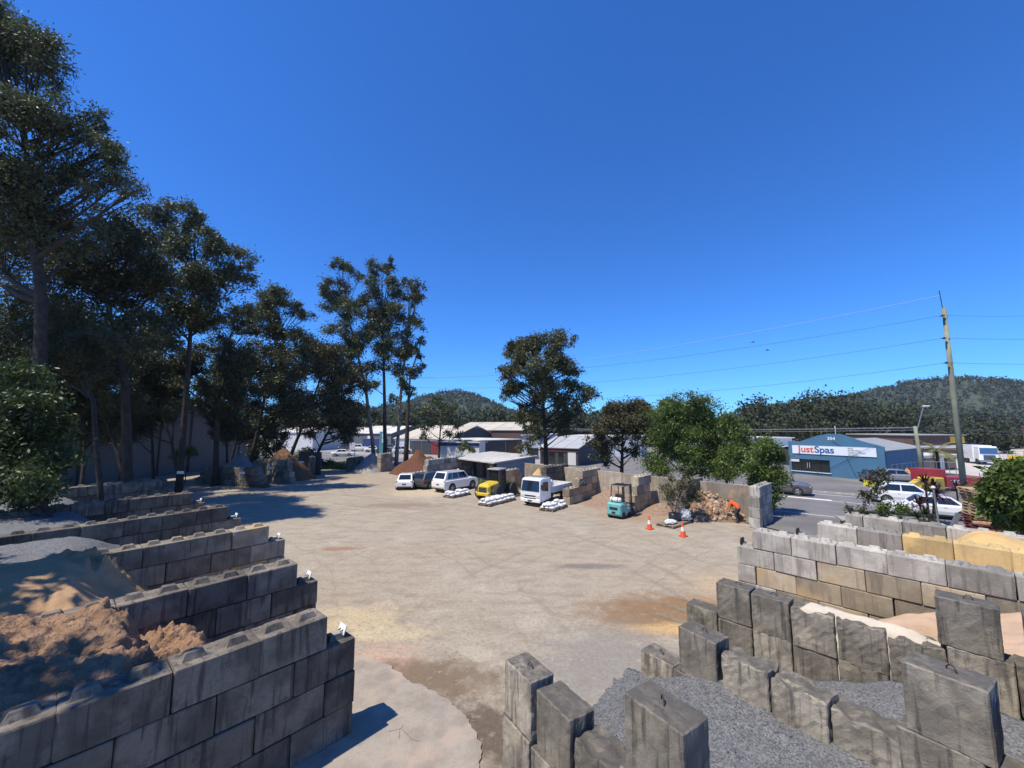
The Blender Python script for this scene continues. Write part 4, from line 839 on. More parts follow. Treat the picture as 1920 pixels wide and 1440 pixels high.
for i in range(14):
    a = (S0 + ex).lerp(S1 + ex, (i + .5) / 14); b = S3.lerp(S2, (i + .5) / 14); k = MB(); k.tube([a + Vector((0, 0, zf + .015)), b + Vector((0, 0, zb + .015))], .022, 4); k.v = [tuple(Vector(v) - S1) for v in k.v]; k.build('roof_rib', M_ROOFW, rf)
k = MB(); k.slab(S1 + Vector((0, 0, 0)), S2, S2 + Vector((0, 0, zb - .17)), S1 + Vector((0, 0, zf - .17)), .12); shp(k, 'side_wall', M_SHEDB)
k = MB(); k.slab(S2, S3, S3 + Vector((0, 0, zb - .17)), S2 + Vector((0, 0, zb - .17)), .12); shp(k, 'rear_wall', M_SHEDB)
k = MB(); k.slab(S3, S0, S0 + Vector((0, 0, zf - .17)), S3 + Vector((0, 0, zb - .17)), .12); shp(k, 'side_wall', M_SHEDB)
k = MB(); k.box(S0 + Vector((.35, .0, 1.05)), (1.15, .4, 2.1), rz=rad(-53)); shp(k, 'pier', M_METAL_W)
for f in (.45, .8): k = MB(); k.box(S0.lerp(S1, f) + Vector((0, 0, 1.05)), (.12, .12, 2.1)); shp(k, 'post', M_METAL_D)
for i, f in enumerate((.3, .55, .75)): k = MB(); k.box(S0.lerp(S1, f) + Vector((1.6, 1.3, .9)), (1.5, .5, 1.8), rz=rad(-53)); shp(k, 'shelf_rack', (M_METAL_G, C_BASE, M_METAL_D)[i])

# ------------------------------------------------------------------ vehicles
def make_car(label, loc, heading, L, W, H, paint, style, group=None, rails=False, clear=0.2, parts=True):
    c = thing('parked_car' if 'driv' not in label else 'driving_car', label, 'car', (loc[0], loc[1], loc[2] if len(loc) > 2 else 0.0), rad(heading), group)
    hw = W / 2; belt = H * (0.60 if style != 'sedan' else 0.62); hood = H * (0.60 if style == 'suv' else 0.57)
    wr = 0.185 * H + (0.05 if style == 'suv' else .03); wb = L * 0.29
    fb, ft, rt, rb = {'suv': (.23, .09, -.40, -.485), 'hatch': (.27, .08, -.27, -.46), 'sedan': (.24, .09, -.20, -.36)}[style]
    prof = [(-.5, H * .30, H * .50, .88), (-.485, H * .17, belt * .97, .95), (-.40, clear, belt, 1), (-.1, clear, belt, 1), (fb - .02, clear, belt, 1), (fb + .06, clear, hood + .02, 1), (.42, clear, hood * .93, .97), (.485, H * .15, hood * .80, .90), (.5, H * .22, hood * .62, .82)]
    rings = []
    for x, zb_, zt, w in prof:
        x *= L; q = hw * w
        rings.append([(x, -q * .92, zb_), (x, -q, zb_ + (zt - zb_) * .45), (x, -q * .985, zt - .06), (x, -q * .90, zt), (x, 0, zt + .03), (x, q * .90, zt), (x, q * .985, zt - .06), (x, q, zb_ + (zt - zb_) * .45), (x, q * .92, zb_)])
    k = MB(); k.loft(rings); k.build('body', paint, c, smooth=False, bevel=.025, seg=2)
    b0 = [(fb * L, s * hw * .90, belt - .03) for s in (-1, 1)] + [(rb * L, s * hw * .88, belt - .03) for s in (1, -1)]
    tw = hw * .74; t0 = [(ft * L, -tw, H - .03), (ft * L, tw, H - .03), (rt * L, tw, H - .01), (rt * L, -tw, H - .01)]
    k = MB(); k.loft([b0, t0]); k.build('cabin', paint, c, bevel=.06, seg=2)
    B = [Vector(v) for v in b0]; T = [Vector(v) for v in t0]
    def pane(a, b, d, e, x0, x1, y0, y1, nm='window', m=M_GLASS):     # a,b bottom; d,e top (left, right seen from outside)
        q = lambda u, v: (a.lerp(b, u)).lerp(d.lerp(e, u), v)
        pts = [q(x0, y0), q(x1, y0), q(x1, y1), q(x0, y1)]; nrm = (pts[1] - pts[0]).cross(pts[3] - pts[0]).normalized() * .012
        k = MB(); k.slab(*[p_ + nrm for p_ in pts], .02); k.build(nm, m, c)
    pane(B[0], B[1], T[0], T[1], .06, .94, .14, .90, 'windscreen'); pane(B[2], B[3], T[2], T[3], .10, .90, .22, .88, 'rear_window')
    for (a, b, d, e) in ((B[3], B[0], T[3], T[0]), (B[1], B[2], T[1], T[2])):
        rev = a is B[1]
        for x0, x1 in (((.10, .27), (.30, .56), (.585, .93)) if style == 'suv' else ((.09, .48), (.51, .93))):
            if rev: x0, x1 = 1 - x1, 1 - x0
            pane(a, b, d, e, x0, x1, .16, .86)
    for sx, xx in ((1, wb), (-1, -wb * 1.02)):
        for s in (-1, 1):
            k = MB(); k.lathe([(wr * 1.16, -.01), (wr * 1.16, .012)], (xx, s * hw * .995, wr * 1.02), 20, 'Y'); k.build('wheel_arch', M_BLACK, c)
            k = MB(); k.lathe([(wr * .62, -.11), (wr * .95, -.11), (wr, -.07), (wr, .07), (wr * .95, .11), (wr * .62, .11)], (0, 0, 0), 22, 'Y'); w_ = k.build('wheel', M_RUBBER, c, smooth=False, loc=(xx, s * (hw - .085), wr))
            k = MB(); k.lathe([(wr * .63, -.1), (wr * .63, .1)], (0, 0, 0), 16, 'Y', 0)
            for q in range(5): a = q * 1.2566; k.box((math.cos(a) * wr * .32, s * .105, math.sin(a) * wr * .32), (wr * .6, .03, wr * .14), R=Matrix.Rotation(-a, 3, 'Y'), mi=1)
            k.lathe([(wr * .64, s * .10), (wr * .58, s * .118), (wr * .55, s * .10)], (0, 0, 0), 20, 'Y', 1)
            k.build('rim', [M_BLACK, M_RIM], w_)
    for s in (-1, 1):
        k = MB(); k.box((L * .472, s * hw * .66, hood * .76), (.14, hw * .36, .13)); k.build('headlight', M_LAMP, c, bevel=.02)
        k = MB(); k.box((-L * .482, s * hw * .80, belt * .84), (.10, hw * .24, .26 if style != 'sedan' else .15)); k.build('tail_light', M_REDL, c, bevel=.02)
        k = MB(); k.box((fb * L * .86, s * (hw + .08), belt + .07), (.12, .2, .14)); k.build('mirror', paint if paint is M_WHITE else M_BLACK, c, bevel=.03)
        k = MB(); k.box((0, s * hw * .985, clear + .06), (L * .42, .05, .10)); k.build('sill', M_BLACK, c)
        if rails: k = MB(); k.tube([(ft * L - .15, s * tw * .92, H), (ft * L - .3, s * tw * .92, H + .06), (rt * L + .3, s * tw * .92, H + .06), (rt * L + .1, s * tw * .92, H)], .018, 5); k.build('roof_rail', M_METAL_D, c)
        for dx in (.11, -.13): k = MB(); k.box((L * dx, s * hw * 1.0, belt * .88), (.16, .03, .03)); k.build('door_handle', paint, c)
    k = MB(); k.box((-L * .499, 0, belt * .66), (.03, .37, .12)); k.build('number_plate', M_PLATE, c)
    k = MB(); k.box((L * .497, 0, H * .26), (.03, .37, .11)); k.build('number_plate', M_PLATE, c)
    k = MB(); k.box((L * .485, 0, hood * .68), (.06, hw * .9, .12)); k.build('grille', M_BLACK, c)
    k = MB(); k.box((-L * .487, 0, H * .20), (.09, hw * 1.6, .10)); k.build('rear_bumper_trim', M_BLACK, c)
    return c
make_car('white hatchback parked with its rear towards the yard', (-10.5, 40.6), 96, 3.8, 1.69, 1.46, M_WHITE, 'hatch')
make_car('dark grey car parked between the white hatchback and the white wagon', (-8.1, 41.3), 60, 4.5, 1.8, 1.55, M_DARKP, 'suv')
make_car('large white four wheel drive wagon with roof rails beside the loader', (-5.45, 39.35), 54, 4.8, 1.88, 1.86, M_WHITE, 'suv', rails=True)
RA = math.degrees(math.atan2(RU.y, RU.x))
q = rd(-0.6, 9.5); make_car('dark brown grey wagon driving along the road behind the green trees', (q[0], q[1], .07), RA, 4.75, 1.9, 1.62, M_SILV, 'suv')
make_car('white hatch wagon driving away behind the red cordylines', (30.9, 31.8, .07), RA + 3, 4.4, 1.8, 1.6, M_WHITE, 'hatch')
make_car('white sedan driving towards the trees, nearest the pallets', (28.0, 27.4, .07), RA + 183, 4.6, 1.8, 1.45, M_WHITE, 'sedan')
make_car('black hatchback parked at the corner of the blue shop', (38.6, 43.4, .075), 60, 4.0, 1.72, 1.5, M_DARKP, 'hatch')
q = P(1680, 890, 44); make_car('silver sedan parked behind the yellow board', (q.x, 44, .08), -20, 4.5, 1.78, 1.42, mat('silver_paint', (.45, .47, .47), .3, .05, 2, metal=.5, coat=.6), 'sedan')
PK = 'cars in the car park beyond the slender gums'
for px, Y, hd, m_, stl, lab in ((648, 83, 12, M_WHITE, 'sedan', 'white sedan crossing the car park by the signboard'), (678, 100, 5, M_WHITE, 'suv', 'white van like wagon parked beyond the pale trunk'), (704, 97, 8, M_WHITE, 'sedan', 'white sedan parked between the pale and dark trunks'), (738, 100, -10, M_SILV, 'suv', 'grey wagon parked behind the right hand pale trunk'), (757, 90, 20, M_WHITE, 'suv', 'white wagon parked by the leaning dark gum'), (655, 106, 10, M_DARKP, 'hatch', 'dark hatchback in the car park by the hedge'), (725, 92, 30, M_DARKP, 'hatch', 'dark hatchback parked between the trunks')):
    make_car(lab, ((px - 960) / F_PX * Y, Y, .06), hd, 4.5, 1.8, 1.45 if stl != 'suv' else 1.8, m_, stl, PK)

def wheel(parent, x, y, r, w, m_r=M_RIM, s=1):
    k = MB(); k.lathe([(r * .55, -w / 2), (r * .93, -w / 2), (r, -w * .3), (r, w * .3), (r * .93, w / 2), (r * .55, w / 2)], (0, 0, 0), 24, 'Y'); o = k.build('wheel', M_RUBBER, parent, loc=(x, y, r))
    k = MB(); k.lathe([(r * .56, -w * .38), (r * .5, s * w * .30), (r * .2, s * w * .34)], (0, 0, 0), 16, 'Y'); k.build('rim', m_r, o); return o
# tipper truck, facing -x in the photo's bay
tk = thing('tipper_truck', 'white light tipper truck facing the yard between the bag pallets', 'truck', (3.05, 33.2, 0), rad(233))
M_TRAY = mat('pale_tray_steel', (.62, .62, .60), .5, .15, 3)
def part(nm, m_, par, fn, **kw): k = MB(); fn(k); return k.build(nm, m_, par, **kw)
W2 = .93
cabr = [[(x, -W2 * w, z0), (x, W2 * w, z0), (x, W2 * w, z1), (x, W2 * w * .93, z2), (x, -W2 * w * .93, z2), (x, -W2 * w, z1)] for x, w, z0, z1, z2 in ((1.25, 1, .55, 1.85, 2.1), (2.35, 1, .42, 1.80, 2.1), (2.62, .98, .40, 1.20, 2.02), (2.78, .97, .40, 1.08, 1.12))]
part('cab', M_WHITE, tk, lambda k: k.loft(cabr), bevel=.035, seg=2)
part('windscreen', M_GLASS, tk, lambda k: k.slab((2.792, .82, 1.17), (2.792, -.82, 1.17), (2.642, -.76, 1.93), (2.642, .76, 1.93), .02))
for s in (-1, 1):
    part('side_window', M_GLASS, tk, lambda k: k.slab(*[(x, s * .945, z) for x, z in (((2.52, 1.22), (1.72, 1.12), (1.72, 1.82), (2.40, 1.84)) if s < 0 else ((1.72, 1.12), (2.52, 1.22), (2.40, 1.84), (1.72, 1.82)))], .02))
    part('headlight', M_LAMP, tk, lambda k: k.box((2.765, s * .72, .80), (.08, .30, .22)), bevel=.02)
    part('mirror', M_BLACK, tk, lambda k: (k.tube([(2.6, s * .93, 1.3), (2.85, s * 1.12, 1.5)], .015, 5), k.box((2.85, s * 1.12, 1.55), (.06, .16, .32))))
    part('door', M_WHITE, tk, lambda k: k.box((2.02, s * .928, .92), (.85, .02, .62)), bevel=.008)
    wheel(tk, 1.95, s * .78, .37, .22, M_METAL_G, s); wheel(tk, -1.15, s * .72, .37, .40, M_METAL_G, s)
    part('tray_side', M_TRAY, tk, lambda k: k.box((-.55, s * .95, 1.16), (3.15, .05, .46)))
    part('mudguard', M_BLACK, tk, lambda k: k.box((-1.15, s * .76, .80), (1.0, .42, .04)))
for i in range(5):
    for s in (-1, 1): part('tray_rib', M_TRAY, tk, lambda k: k.box((-2.0 + i * .72, s * .982, 1.16), (.05, .03, .44)))
part('grille', M_BLACK, tk, lambda k: k.box((2.782, 0, .82), (.03, 1.0, .09))); part('grille', M_BLACK, tk, lambda k: k.box((2.775, 0, .64), (.03, 1.1, .07)))
part('bumper', M_WHITE, tk, lambda k: k.box((2.74, 0, .47), (.16, 1.8, .24)), bevel=.03); part('number_plate', M_PLATE, tk, lambda k: k.box((2.83, .0, .46), (.02, .37, .11)))
part('chassis', M_BLACK, tk, lambda k: k.box((-.2, 0, .66), (4.6, .72, .20)))
part('tray_floor', M_TRAY, tk, lambda k: k.box((-.55, 0, .93), (3.2, 1.94, .06))); part('tailgate', M_TRAY, tk, lambda k: k.box((-2.15, 0, 1.16), (.05, 1.9, .46))); part('headboard', M_WHITE, tk, lambda k: k.box((1.08, 0, 1.42), (.06, 1.9, 1.0)))
part('roof_visor', M_METAL_G, tk, lambda k: k.box((1.55, 0, 2.13), (.5, 1.5, .07)))
# compact wheel loader
M_YEL = mat('yellow_machine_paint', (.70, .48, .02), .4, .12, 3, coat=.3); M_GREYM = mat('dark_machine_grey', (.05, .055, .06), .5, .2, 4)
ld = thing('wheel_loader', 'yellow compact wheel loader with dark cab parked beside the white wagon', 'loader', (-1.15, 35.2, 0), rad(58))
part('engine_hood', M_YEL, ld, lambda k: k.loft([[(x, -w, z0), (x, w, z0), (x, w, z1), (x, w * .7, z1 + .14), (x, -w * .7, z1 + .14), (x, -w, z1)] for x, w, z0, z1 in ((-2.35, .48, .72, 1.06), (-2.15, .58, .62, 1.20), (-.85, .60, .62, 1.34))]), bevel=.05, seg=2)
part('rear_grille', M_GREYM, ld, lambda k: k.box((-2.37, 0, .92), (.05, .74, .36))); part('counterweight', M_YEL, ld, lambda k: k.box((-2.25, 0, .56), (.42, 1.2, .26)), bevel=.05)
part('belly', M_GREYM, ld, lambda k: k.box((-1.2, 0, .62), (1.9, .8, .4)))
for s in (-1, 1):
    part('rear_light', M_LAMP, ld, lambda k: k.box((-2.42, s * .58, .72), (.06, .16, .14))); part('side_vent', M_GREYM, ld, lambda k: k.box((-1.5, s * .605, 1.0), (.8, .03, .26)))
    part('mudguard', M_GREYM, ld, lambda k: k.tube([(-1.95, s * .78, .75), (-1.85, s * .78, 1.06), (-1.45, s * .78, 1.2), (-1.0, s * .78, 1.06), (-.85, s * .78, .85)], [.14] * 5, 4))
    wheel(ld, -1.4, s * .88, .62, .44, M_GREYM, s); wheel(ld, .75, s * .88, .62, .44, M_GREYM, s)
    part('boom_arm', M_YEL, ld, lambda k: k.loft([[(x, s * .38 - .05, z - h), (x, s * .38 + .05, z - h), (x, s * .38 + .05, z + h), (x, s * .38 - .05, z + h)] for x, z, h in ((.35, 1.45, .12), (1.1, 1.15, .16), (1.75, .52, .10))]))
cabp = ((-.85, .60), (.28, .58))
part('cab_base', M_GREYM, ld, lambda k: k.box((-.28, 0, .95), (1.15, 1.22, .62)), bevel=.04)
part('cab_glass', M_GLASS, ld, lambda k: k.box((-.28, 0, 1.80), (1.08, 1.14, 1.14), top=(.92, .92)))
part('cab_roof', mat('grey_cab_roof', (.30, .31, .33), .5, .1, 3), ld, lambda k: k.box((-.28, 0, 2.42), (1.25, 1.25, .12)), bevel=.04)
for x in (-.82, .26):
    for s in (-1, 1): part('cab_post', M_GREYM, ld, lambda k: k.tube([(x, s * .58, 1.2), (x * .95 - .01, s * .54, 2.38)], .04, 5))
part('front_frame', M_GREYM, ld, lambda k: k.box((.7, 0, .72), (1.0, .7, .7)))
part('bucket', mat('worn_bucket_steel', (.22, .22, .22), .5, .4, 5, metal=.5), ld, lambda k: k.loft([[(1.75, y, .9), (1.65, y, .4), (1.85, y, .08), (2.6, y, .05), (2.6, y, .09), (1.93, y, .16), (1.78, y, .42), (1.85, y, .88)] for y in (-.95, .95)]))
part('beacon', mat('orange_beacon', (.8, .25, .02), .3, .1, 3), ld, lambda k: k.lathe([(.05, 0), (.05, .12), (.02, .15)], (-.6, .4, 2.48), 8))
# forklift
M_TURQ = mat('faded_turquoise_paint', (.16, .46, .43), .5, .2, 3)
fk = thing('forklift', 'turquoise forklift with a white gas bottle on its rear', 'forklift', (7.45, 27.75, 0), rad(47))
part('counterweight', M_TURQ, fk, lambda k: k.loft([[(x, -w, z0), (x, w, z0), (x, w, z1 - .1), (x, w * .85, z1), (x, -w * .85, z1), (x, -w, z1 - .1)] for x, w, z0, z1 in ((-1.12, .46, .30, .95), (-1.0, .54, .18, 1.02), (-.35, .55, .18, 1.02), (-.2, .55, .35, .9))]), bevel=.04, seg=2)
part('rear_vent', M_BLACK, fk, lambda k: k.box((-1.13, 0, .68), (.04, .58, .16)), bevel=.015); part('tow_pin', M_BLACK, fk, lambda k: k.box((-1.12, 0, .42), (.05, .26, .10)))
part('floor', M_TURQ, fk, lambda k: k.box((.15, 0, .45), (.9, 1.0, .3)), bevel=.03); part('seat', M_BLACK, fk, lambda k: (k.box((-.15, 0, .98), (.48, .5, .12)), k.box((-.38, 0, 1.28), (.1, .48, .5))), bevel=.03)
part('gas_bottle', M_METAL_W, fk, lambda k: k.tube([(-.78, -.40, 1.2), (-.78, -.34, 1.2), (-.78, .34, 1.2), (-.78, .40, 1.2)], [.08, .16, .16, .08], 12), smooth=True)
for y in (-.2, .2): part('bottle_strap', M_BLACK, fk, lambda k: k.tube([(-.78, y - .02, 1.2), (-.78, y + .02, 1.2)], .167, 12))
for x, z1 in ((-.62, 2.05), (.5, 2.05)):
    for s in (-1, 1): part('guard_post', M_METAL_D, fk, lambda k: k.tube([(x * (1.0 if x > 0 else 1.0), s * .47, .6 if x > 0 else 1.0), (x * .8, s * .44, z1)], .032, 6))
part('guard_roof', mat('dusty_guard_roof', (.22, .20, .18), .7, .2, 4), fk, lambda k: k.box((-.05, 0, 2.08), (1.0, .98, .05)))
for i in range(6): part('guard_bar', M_METAL_D, fk, lambda k: k.box((-.45 + i * .16, 0, 2.12), (.04, .98, .03)))
for s in (-1, 1):
    wheel(fk, -.75, s * .46, .24, .18, M_METAL_W, s); wheel(fk, .5, s * .46, .29, .22, M_METAL_W, s)
    part('mast_rail', M_METAL_D, fk, lambda k: k.box((.82, s * .30, 1.08), (.12, .07, 2.05))); part('fork', M_METAL_D, fk, lambda k: (k.box((1.5, s * .24, .06), (1.05, .12, .045)), k.box((.96, s * .24, .3), (.05, .12, .5))))
    part('hydraulic_ram', M_METAL_G, fk, lambda k: k.tube([(.78, s * .18, .3), (.78, s * .18, 1.9)], .03, 6))
part('carriage', M_METAL_D, fk, lambda k: (k.box((.92, 0, .35), (.05, .9, .08)), k.box((.92, 0, .75), (.05, .9, .08)), k.box((.82, 0, 2.0), (.1, .62, .08))))
part('steering_wheel', M_BLACK, fk, lambda k: (k.lathe([(.15, -.012), (.17, 0), (.15, .012)], (.22, 0, 1.2), 14), k.tube([(.42, 0, .6), (.22, 0, 1.2)], .025, 5)))

# ------------------------------------------------------------------ bag pallets, cones, person
M_WOOD = mat('weathered_pallet_wood', (.30, .23, .16), .9, .35, 6, .3, 20); M_WOODN = mat('fresh_pallet_wood', (.55, .40, .23), .85, .25, 5, .3, 20); M_WOODR = mat('red_painted_pallet_wood', (.24, .06, .055), .8, .3, 5)
def pallet_parts(par, m_, z=0.0):
    for i in range(6): k = MB(); k.box((-.5 + i * .2, 0, z + .135), (.13, 1.16, .022)); k.build('top_board', m_, par)
    for y in (-.52, 0, .52): k = MB(); k.box((0, y, z + .075), (1.15, .09, .09)); k.build('bearer', m_, par)
    for x in (-.5, 0, .5): k = MB(); k.box((x, 0, z + .018), (.12, 1.16, .022)); k.build('bottom_board', m_, par)
def make_pallet(label, loc, rz, m_=M_WOOD, group='timber pallets under the white bags'):
    t = thing('timber_pallet', label, 'pallet', loc, rz, group); pallet_parts(t, m_); return t
M_BAG = mat('white_woven_bag', (.70, .71, .71), .6, .12, 6, .6, 9, objvar=.12, bd=.04)
def bag_mesh(seed):
    me = bpy.data.meshes.new('bag'); bm = bmesh.new(); bmesh.ops.create_uvsphere(bm, u_segments=14, v_segments=9, radius=1)
    for v in bm.verts:
        x, y, z = v.co; x = math.copysign(abs(x) ** .55, x); y = math.copysign(abs(y) ** .6, y); z = z * (.75 + .25 * (1 - abs(x)))
        n_ = noise.noise(Vector((x * 1.6 + seed * 4, y * 1.6, z))); v.co = Vector((x * .30, y * .20, z * .115 + .03 * n_)) * (1 + .08 * n_)
    bm.to_mesh(me); bm.free(); me.polygons.foreach_set('use_smooth', [True] * len(me.polygons)); me.materials.append(M_BAG); return me
BAGS = [bag_mesh(i) for i in range(6)]
for nm, st, npal, gl in (('beside the white wagon', (-5.15, 35.2), 2, 'white bags on the pallets beside the white wagon'), ('before the loader', (-1.85, 31.6), 3, 'white bags on the pallets before the loader'), ('beside the tipper truck', (2.75, 29.7), 2, 'white bags on the pallets beside the tipper truck')):
    d = Vector((.56, .83, 0))
    for i in range(npal):
        c = Vector((st[0], st[1], 0)) + d * (i * 1.24); rz = math.atan2(d.y, d.x) + random.uniform(-.03, .03)
        make_pallet('low timber pallet loaded with white bags ' + nm, c, rz, group='pallets ' + nm)
        for lay in range(2 if npal < 4 else 1):
            for a in range(2 if lay == 0 else 2):
                for b in range(3 if lay == 0 else 2):
                    if lay and random.random() < .15: continue
                    lx = -.29 + a * .58 + random.uniform(-.03, .03); ly = (-.39 + b * .39 if lay == 0 else -.22 + b * .42) + random.uniform(-.04, .04)
                    o = link('sand_bag', random.choice(BAGS)); w = Matrix.Rotation(rz, 3, 'Z') @ Vector((lx, ly, 0)); o.location = c + w + Vector((0, 0, .255 + lay * .19)); o.rotation_euler = (random.uniform(-.12, .12), random.uniform(-.12, .12), rz + random.uniform(-.2, .2))
                    tag(o, 'plump white sand bag stacked on the pallets ' + nm, 'bag', gl)
pt2 = Vector((pt.x - .35, pt.y + .1, 0)); make_pallet('grey timber pallet holding the potted shrub and plastic sheets', (pt2.x + .55, pt2.y + .55, 0), rad(38), group=None); make_pallet('dark timber pallet with a folded plastic sheet behind the traffic cone', (pt2.x - .25, pt2.y - .25, 0), rad(38), M_WOOD, None)
M_FILM = mat('clear_plastic_film', (.55, .57, .58), .18, .3, 6, .8, 6, bd=.08); M_POT = mat('black_poly_bag', (.03, .03, .032), .35, .3, 5, .6, 8, bd=.05)
k = MB(); k.lathe([(.26, 0), (.34, .1), (.33, .45), (.25, .5)], (0, 0, 0), 14); tag(k.build('plant_bag', M_POT, None, smooth=True, loc=(pt.x, pt.y + .6, .15)), 'black plastic bag holding the roots of the potted shrub', 'plant pot')
def crumpled(name, label, loc, rz, sx, sy, sz, m_, seed):
    me = bpy.data.meshes.new(name); bm = bmesh.new(); bmesh.ops.create_icosphere(bm, subdivisions=4, radius=1)
    for v in bm.verts:
        n_ = abs(noise.noise(v.co * 2.3 + Vector((seed, 0, 0)))) * .5 + .2 * noise.noise(v.co * 6 + Vector((seed, 3, 0))); v.co *= 0.85 + n_; v.co = Vector((v.co.x * sx, v.co.y * sy, max(-.3, v.co.z) * sz))
    bm.to_mesh(me); bm.free(); me.materials.append(m_); o = link(name, me, None, loc); o.rotation_euler.z = rz; return tag(o, label, 'plastic')
crumpled('plastic_wrap', 'heap of crumpled clear plastic wrap beside the potted shrub', (pt.x + .75, pt.y + .75, .35), .6, .42, .38, .5, M_FILM, 2.0); crumpled('plastic_sheet', 'folded white plastic sheet lying on the pallet behind the cone', (pt2.x - .2, pt2.y - .25, .24), rad(38), .5, .28, .14, mat('white_plastic', (.66, .72, .72), .35, .15, 5), 5.0)
p = at(1108, 910, 1.25); crumpled('tarpaulin_bundle', 'dark bundled tarpaulin resting on the stepped divider', (5.75, 33.0, 1.38), .9, .42, .3, .28, mat('dark_tarpaulin', (.05, .055, .06), .6, .3, 4), 8.0)
M_CONE = mat('orange_cone_plastic', (.75, .10, .03), .5, .15, 4); M_CONEW = mat('white_cone_sleeve', (.75, .70, .62), .5, .1, 4)
for px, py, lab in ((1218, 992, 'orange traffic cone with white sleeve beside the forklift bay'), (1281, 1006, 'orange traffic cone with white sleeve before the pallets')):
    g = at(px, py); t = thing('traffic_cone', lab, 'cone', (g.x, g.y, 0.02), .4); k = MB(); k.box((0, 0, .02), (.38, .38, .04)); k.build('base', M_CONE, t, bevel=.01)
    k = MB(); k.lathe([(.155, .04), (.112, .28)], (0, 0, 0), 18); k.lathe([(.075, .50), (.03, .74), (.02, .75)], (0, 0, 0), 18); k.build('cone', M_CONE, t, smooth=False); k = MB(); k.lathe([(.114, .28), (.077, .50)], (0, 0, 0), 18); k.build('sleeve', M_CONEW, t)

# ------------------------------------------------------------------ person at the rock pile
def person(label, loc, rz):
    J = {'pel': (0, 0, .86), 'wai': (.06, 0, 1.00), 'che': (.26, 0, 1.20), 'nek': (.42, 0, 1.27), 'hd0': (.50, 0, 1.27), 'hd1': (.60, 0, 1.24), 'hd2': (.66, 0, 1.21)}
    E_ = [('pel', 'wai'), ('wai', 'che'), ('che', 'nek'), ('nek', 'hd0'), ('hd0', 'hd1'), ('hd1', 'hd2')]
    R_ = {'pel': .155, 'wai': .15, 'che': .165, 'nek': .06, 'hd0': .085, 'hd1': .105, 'hd2': .085}
    for s, S in ((-1, 'r'), (1, 'l')):
        for n_, p_, r_ in (('hip', (-.02, .09 * s, .84), .115), ('kne', (.14, .12 * s, .47), .075), ('ank', (-.02, .13 * s, .10), .05), ('toe', (.16, .15 * s, .04), .04), ('sho', (.33, .17 * s, 1.20), .085), ('elb', (.47, .23 * s, .95), .05), ('wri', (.60, .17 * s, .74), .034), ('pal', (.63, .165 * s, .67), .036)):
            J[n_ + S] = p_; R_[n_ + S] = r_
        E_ += [('pel', 'hip' + S), ('hip' + S, 'kne' + S), ('kne' + S, 'ank' + S), ('ank' + S, 'toe' + S), ('che', 'sho' + S), ('sho' + S, 'elb' + S), ('elb' + S, 'wri' + S), ('wri' + S, 'pal' + S)]
        for f, (dx, dy, dz) in enumerate(((.03, -.030, -.075), (.02, -.012, -.09), (.01, .008, -.085), (0, .026, -.07), (.045, -.04 * s, -.02))):
            J['f%d%s' % (f, S)] = (.63 + dx * .6, .165 * s + dy * .6, .67 + dz * .6); J['g%d%s' % (f, S)] = (.63 + dx, .165 * s + dy, .67 + dz)
            R_['f%d%s' % (f, S)] = .010; R_['g%d%s' % (f, S)] = .008; E_ += [('pal' + S, 'f%d%s' % (f, S)), ('f%d%s' % (f, S), 'g%d%s' % (f, S))]
    ks = list(J); me = bpy.data.meshes.new('body'); me.from_pydata([J[a] for a in ks], [(ks.index(a), ks.index(b)) for a, b in E_], [])
    o = link('body', me); sk = o.modifiers.new('skin', 'SKIN'); o.modifiers.new('sub', 'SUBSURF').levels = 2
    for i, a in enumerate(ks): d = me.skin_vertices[0].data[i]; d.radius = (R_[a], R_[a]); d.use_root = a == 'pel'
    bpy.context.view_layer.update(); dg = bpy.context.evaluated_depsgraph_get(); m2 = bpy.data.meshes.new_from_object(o.evaluated_get(dg)); bpy.data.objects.remove(o)
    for m_ in (mat('skin', (.45, .27, .19), .6, .1, 4), mat('orange_work_shirt', (.85, .11, .02), .8, .12, 8), mat('dark_work_trousers', (.035, .04, .055), .9, .2, 8), M_BLACK, mat('dark_hair', (.03, .02, .015), .8, .2, 20)): m2.materials.append(m_)
    for f in m2.polygons:
        c = f.center
        f.material_index = 3 if c.z < .09 else 2 if c.z < .90 and c.x < .34 and abs(c.y) < .25 else (4 if c.x > .46 and c.z > 1.25 else 0) if (c.x > .455 and abs(c.y) < .12 and c.z > 1.1) else 0 if c.z < .86 else 1
    m2.polygons.foreach_set('use_smooth', [True] * len(m2.polygons)); t = thing('person', label, 'person', loc, rz); link('body', m2, t)
    h = t
    for s in (-1, 1): k = MB(); k.lathe([(.02, -.012), (.022, 0), (.012, .012)], (.57, s * .10, 1.235), 8, 'Y'); k.build('ear', MATS['skin'], h)
    k = MB(); k.box((.745, 0, 1.20), (.035, .03, .045)); k.build('nose', MATS['skin'], h, bevel=.01)
    for s in (-1, 1): k = MB(); k.lathe([(.005, -.012), (.014, 0), (.005, .012)], (.728, s * .035, 1.235), 8); k.build('eye', M_BLACK, h)
    k = MB(); k.box((.722, 0, 1.165), (.012, .05, .012)); k.build('mouth', MATS['rock_brown'], h)
person('person in an orange work shirt and dark trousers bending over the rock pile', (14.28, 25.8, 0.03), rad(128))

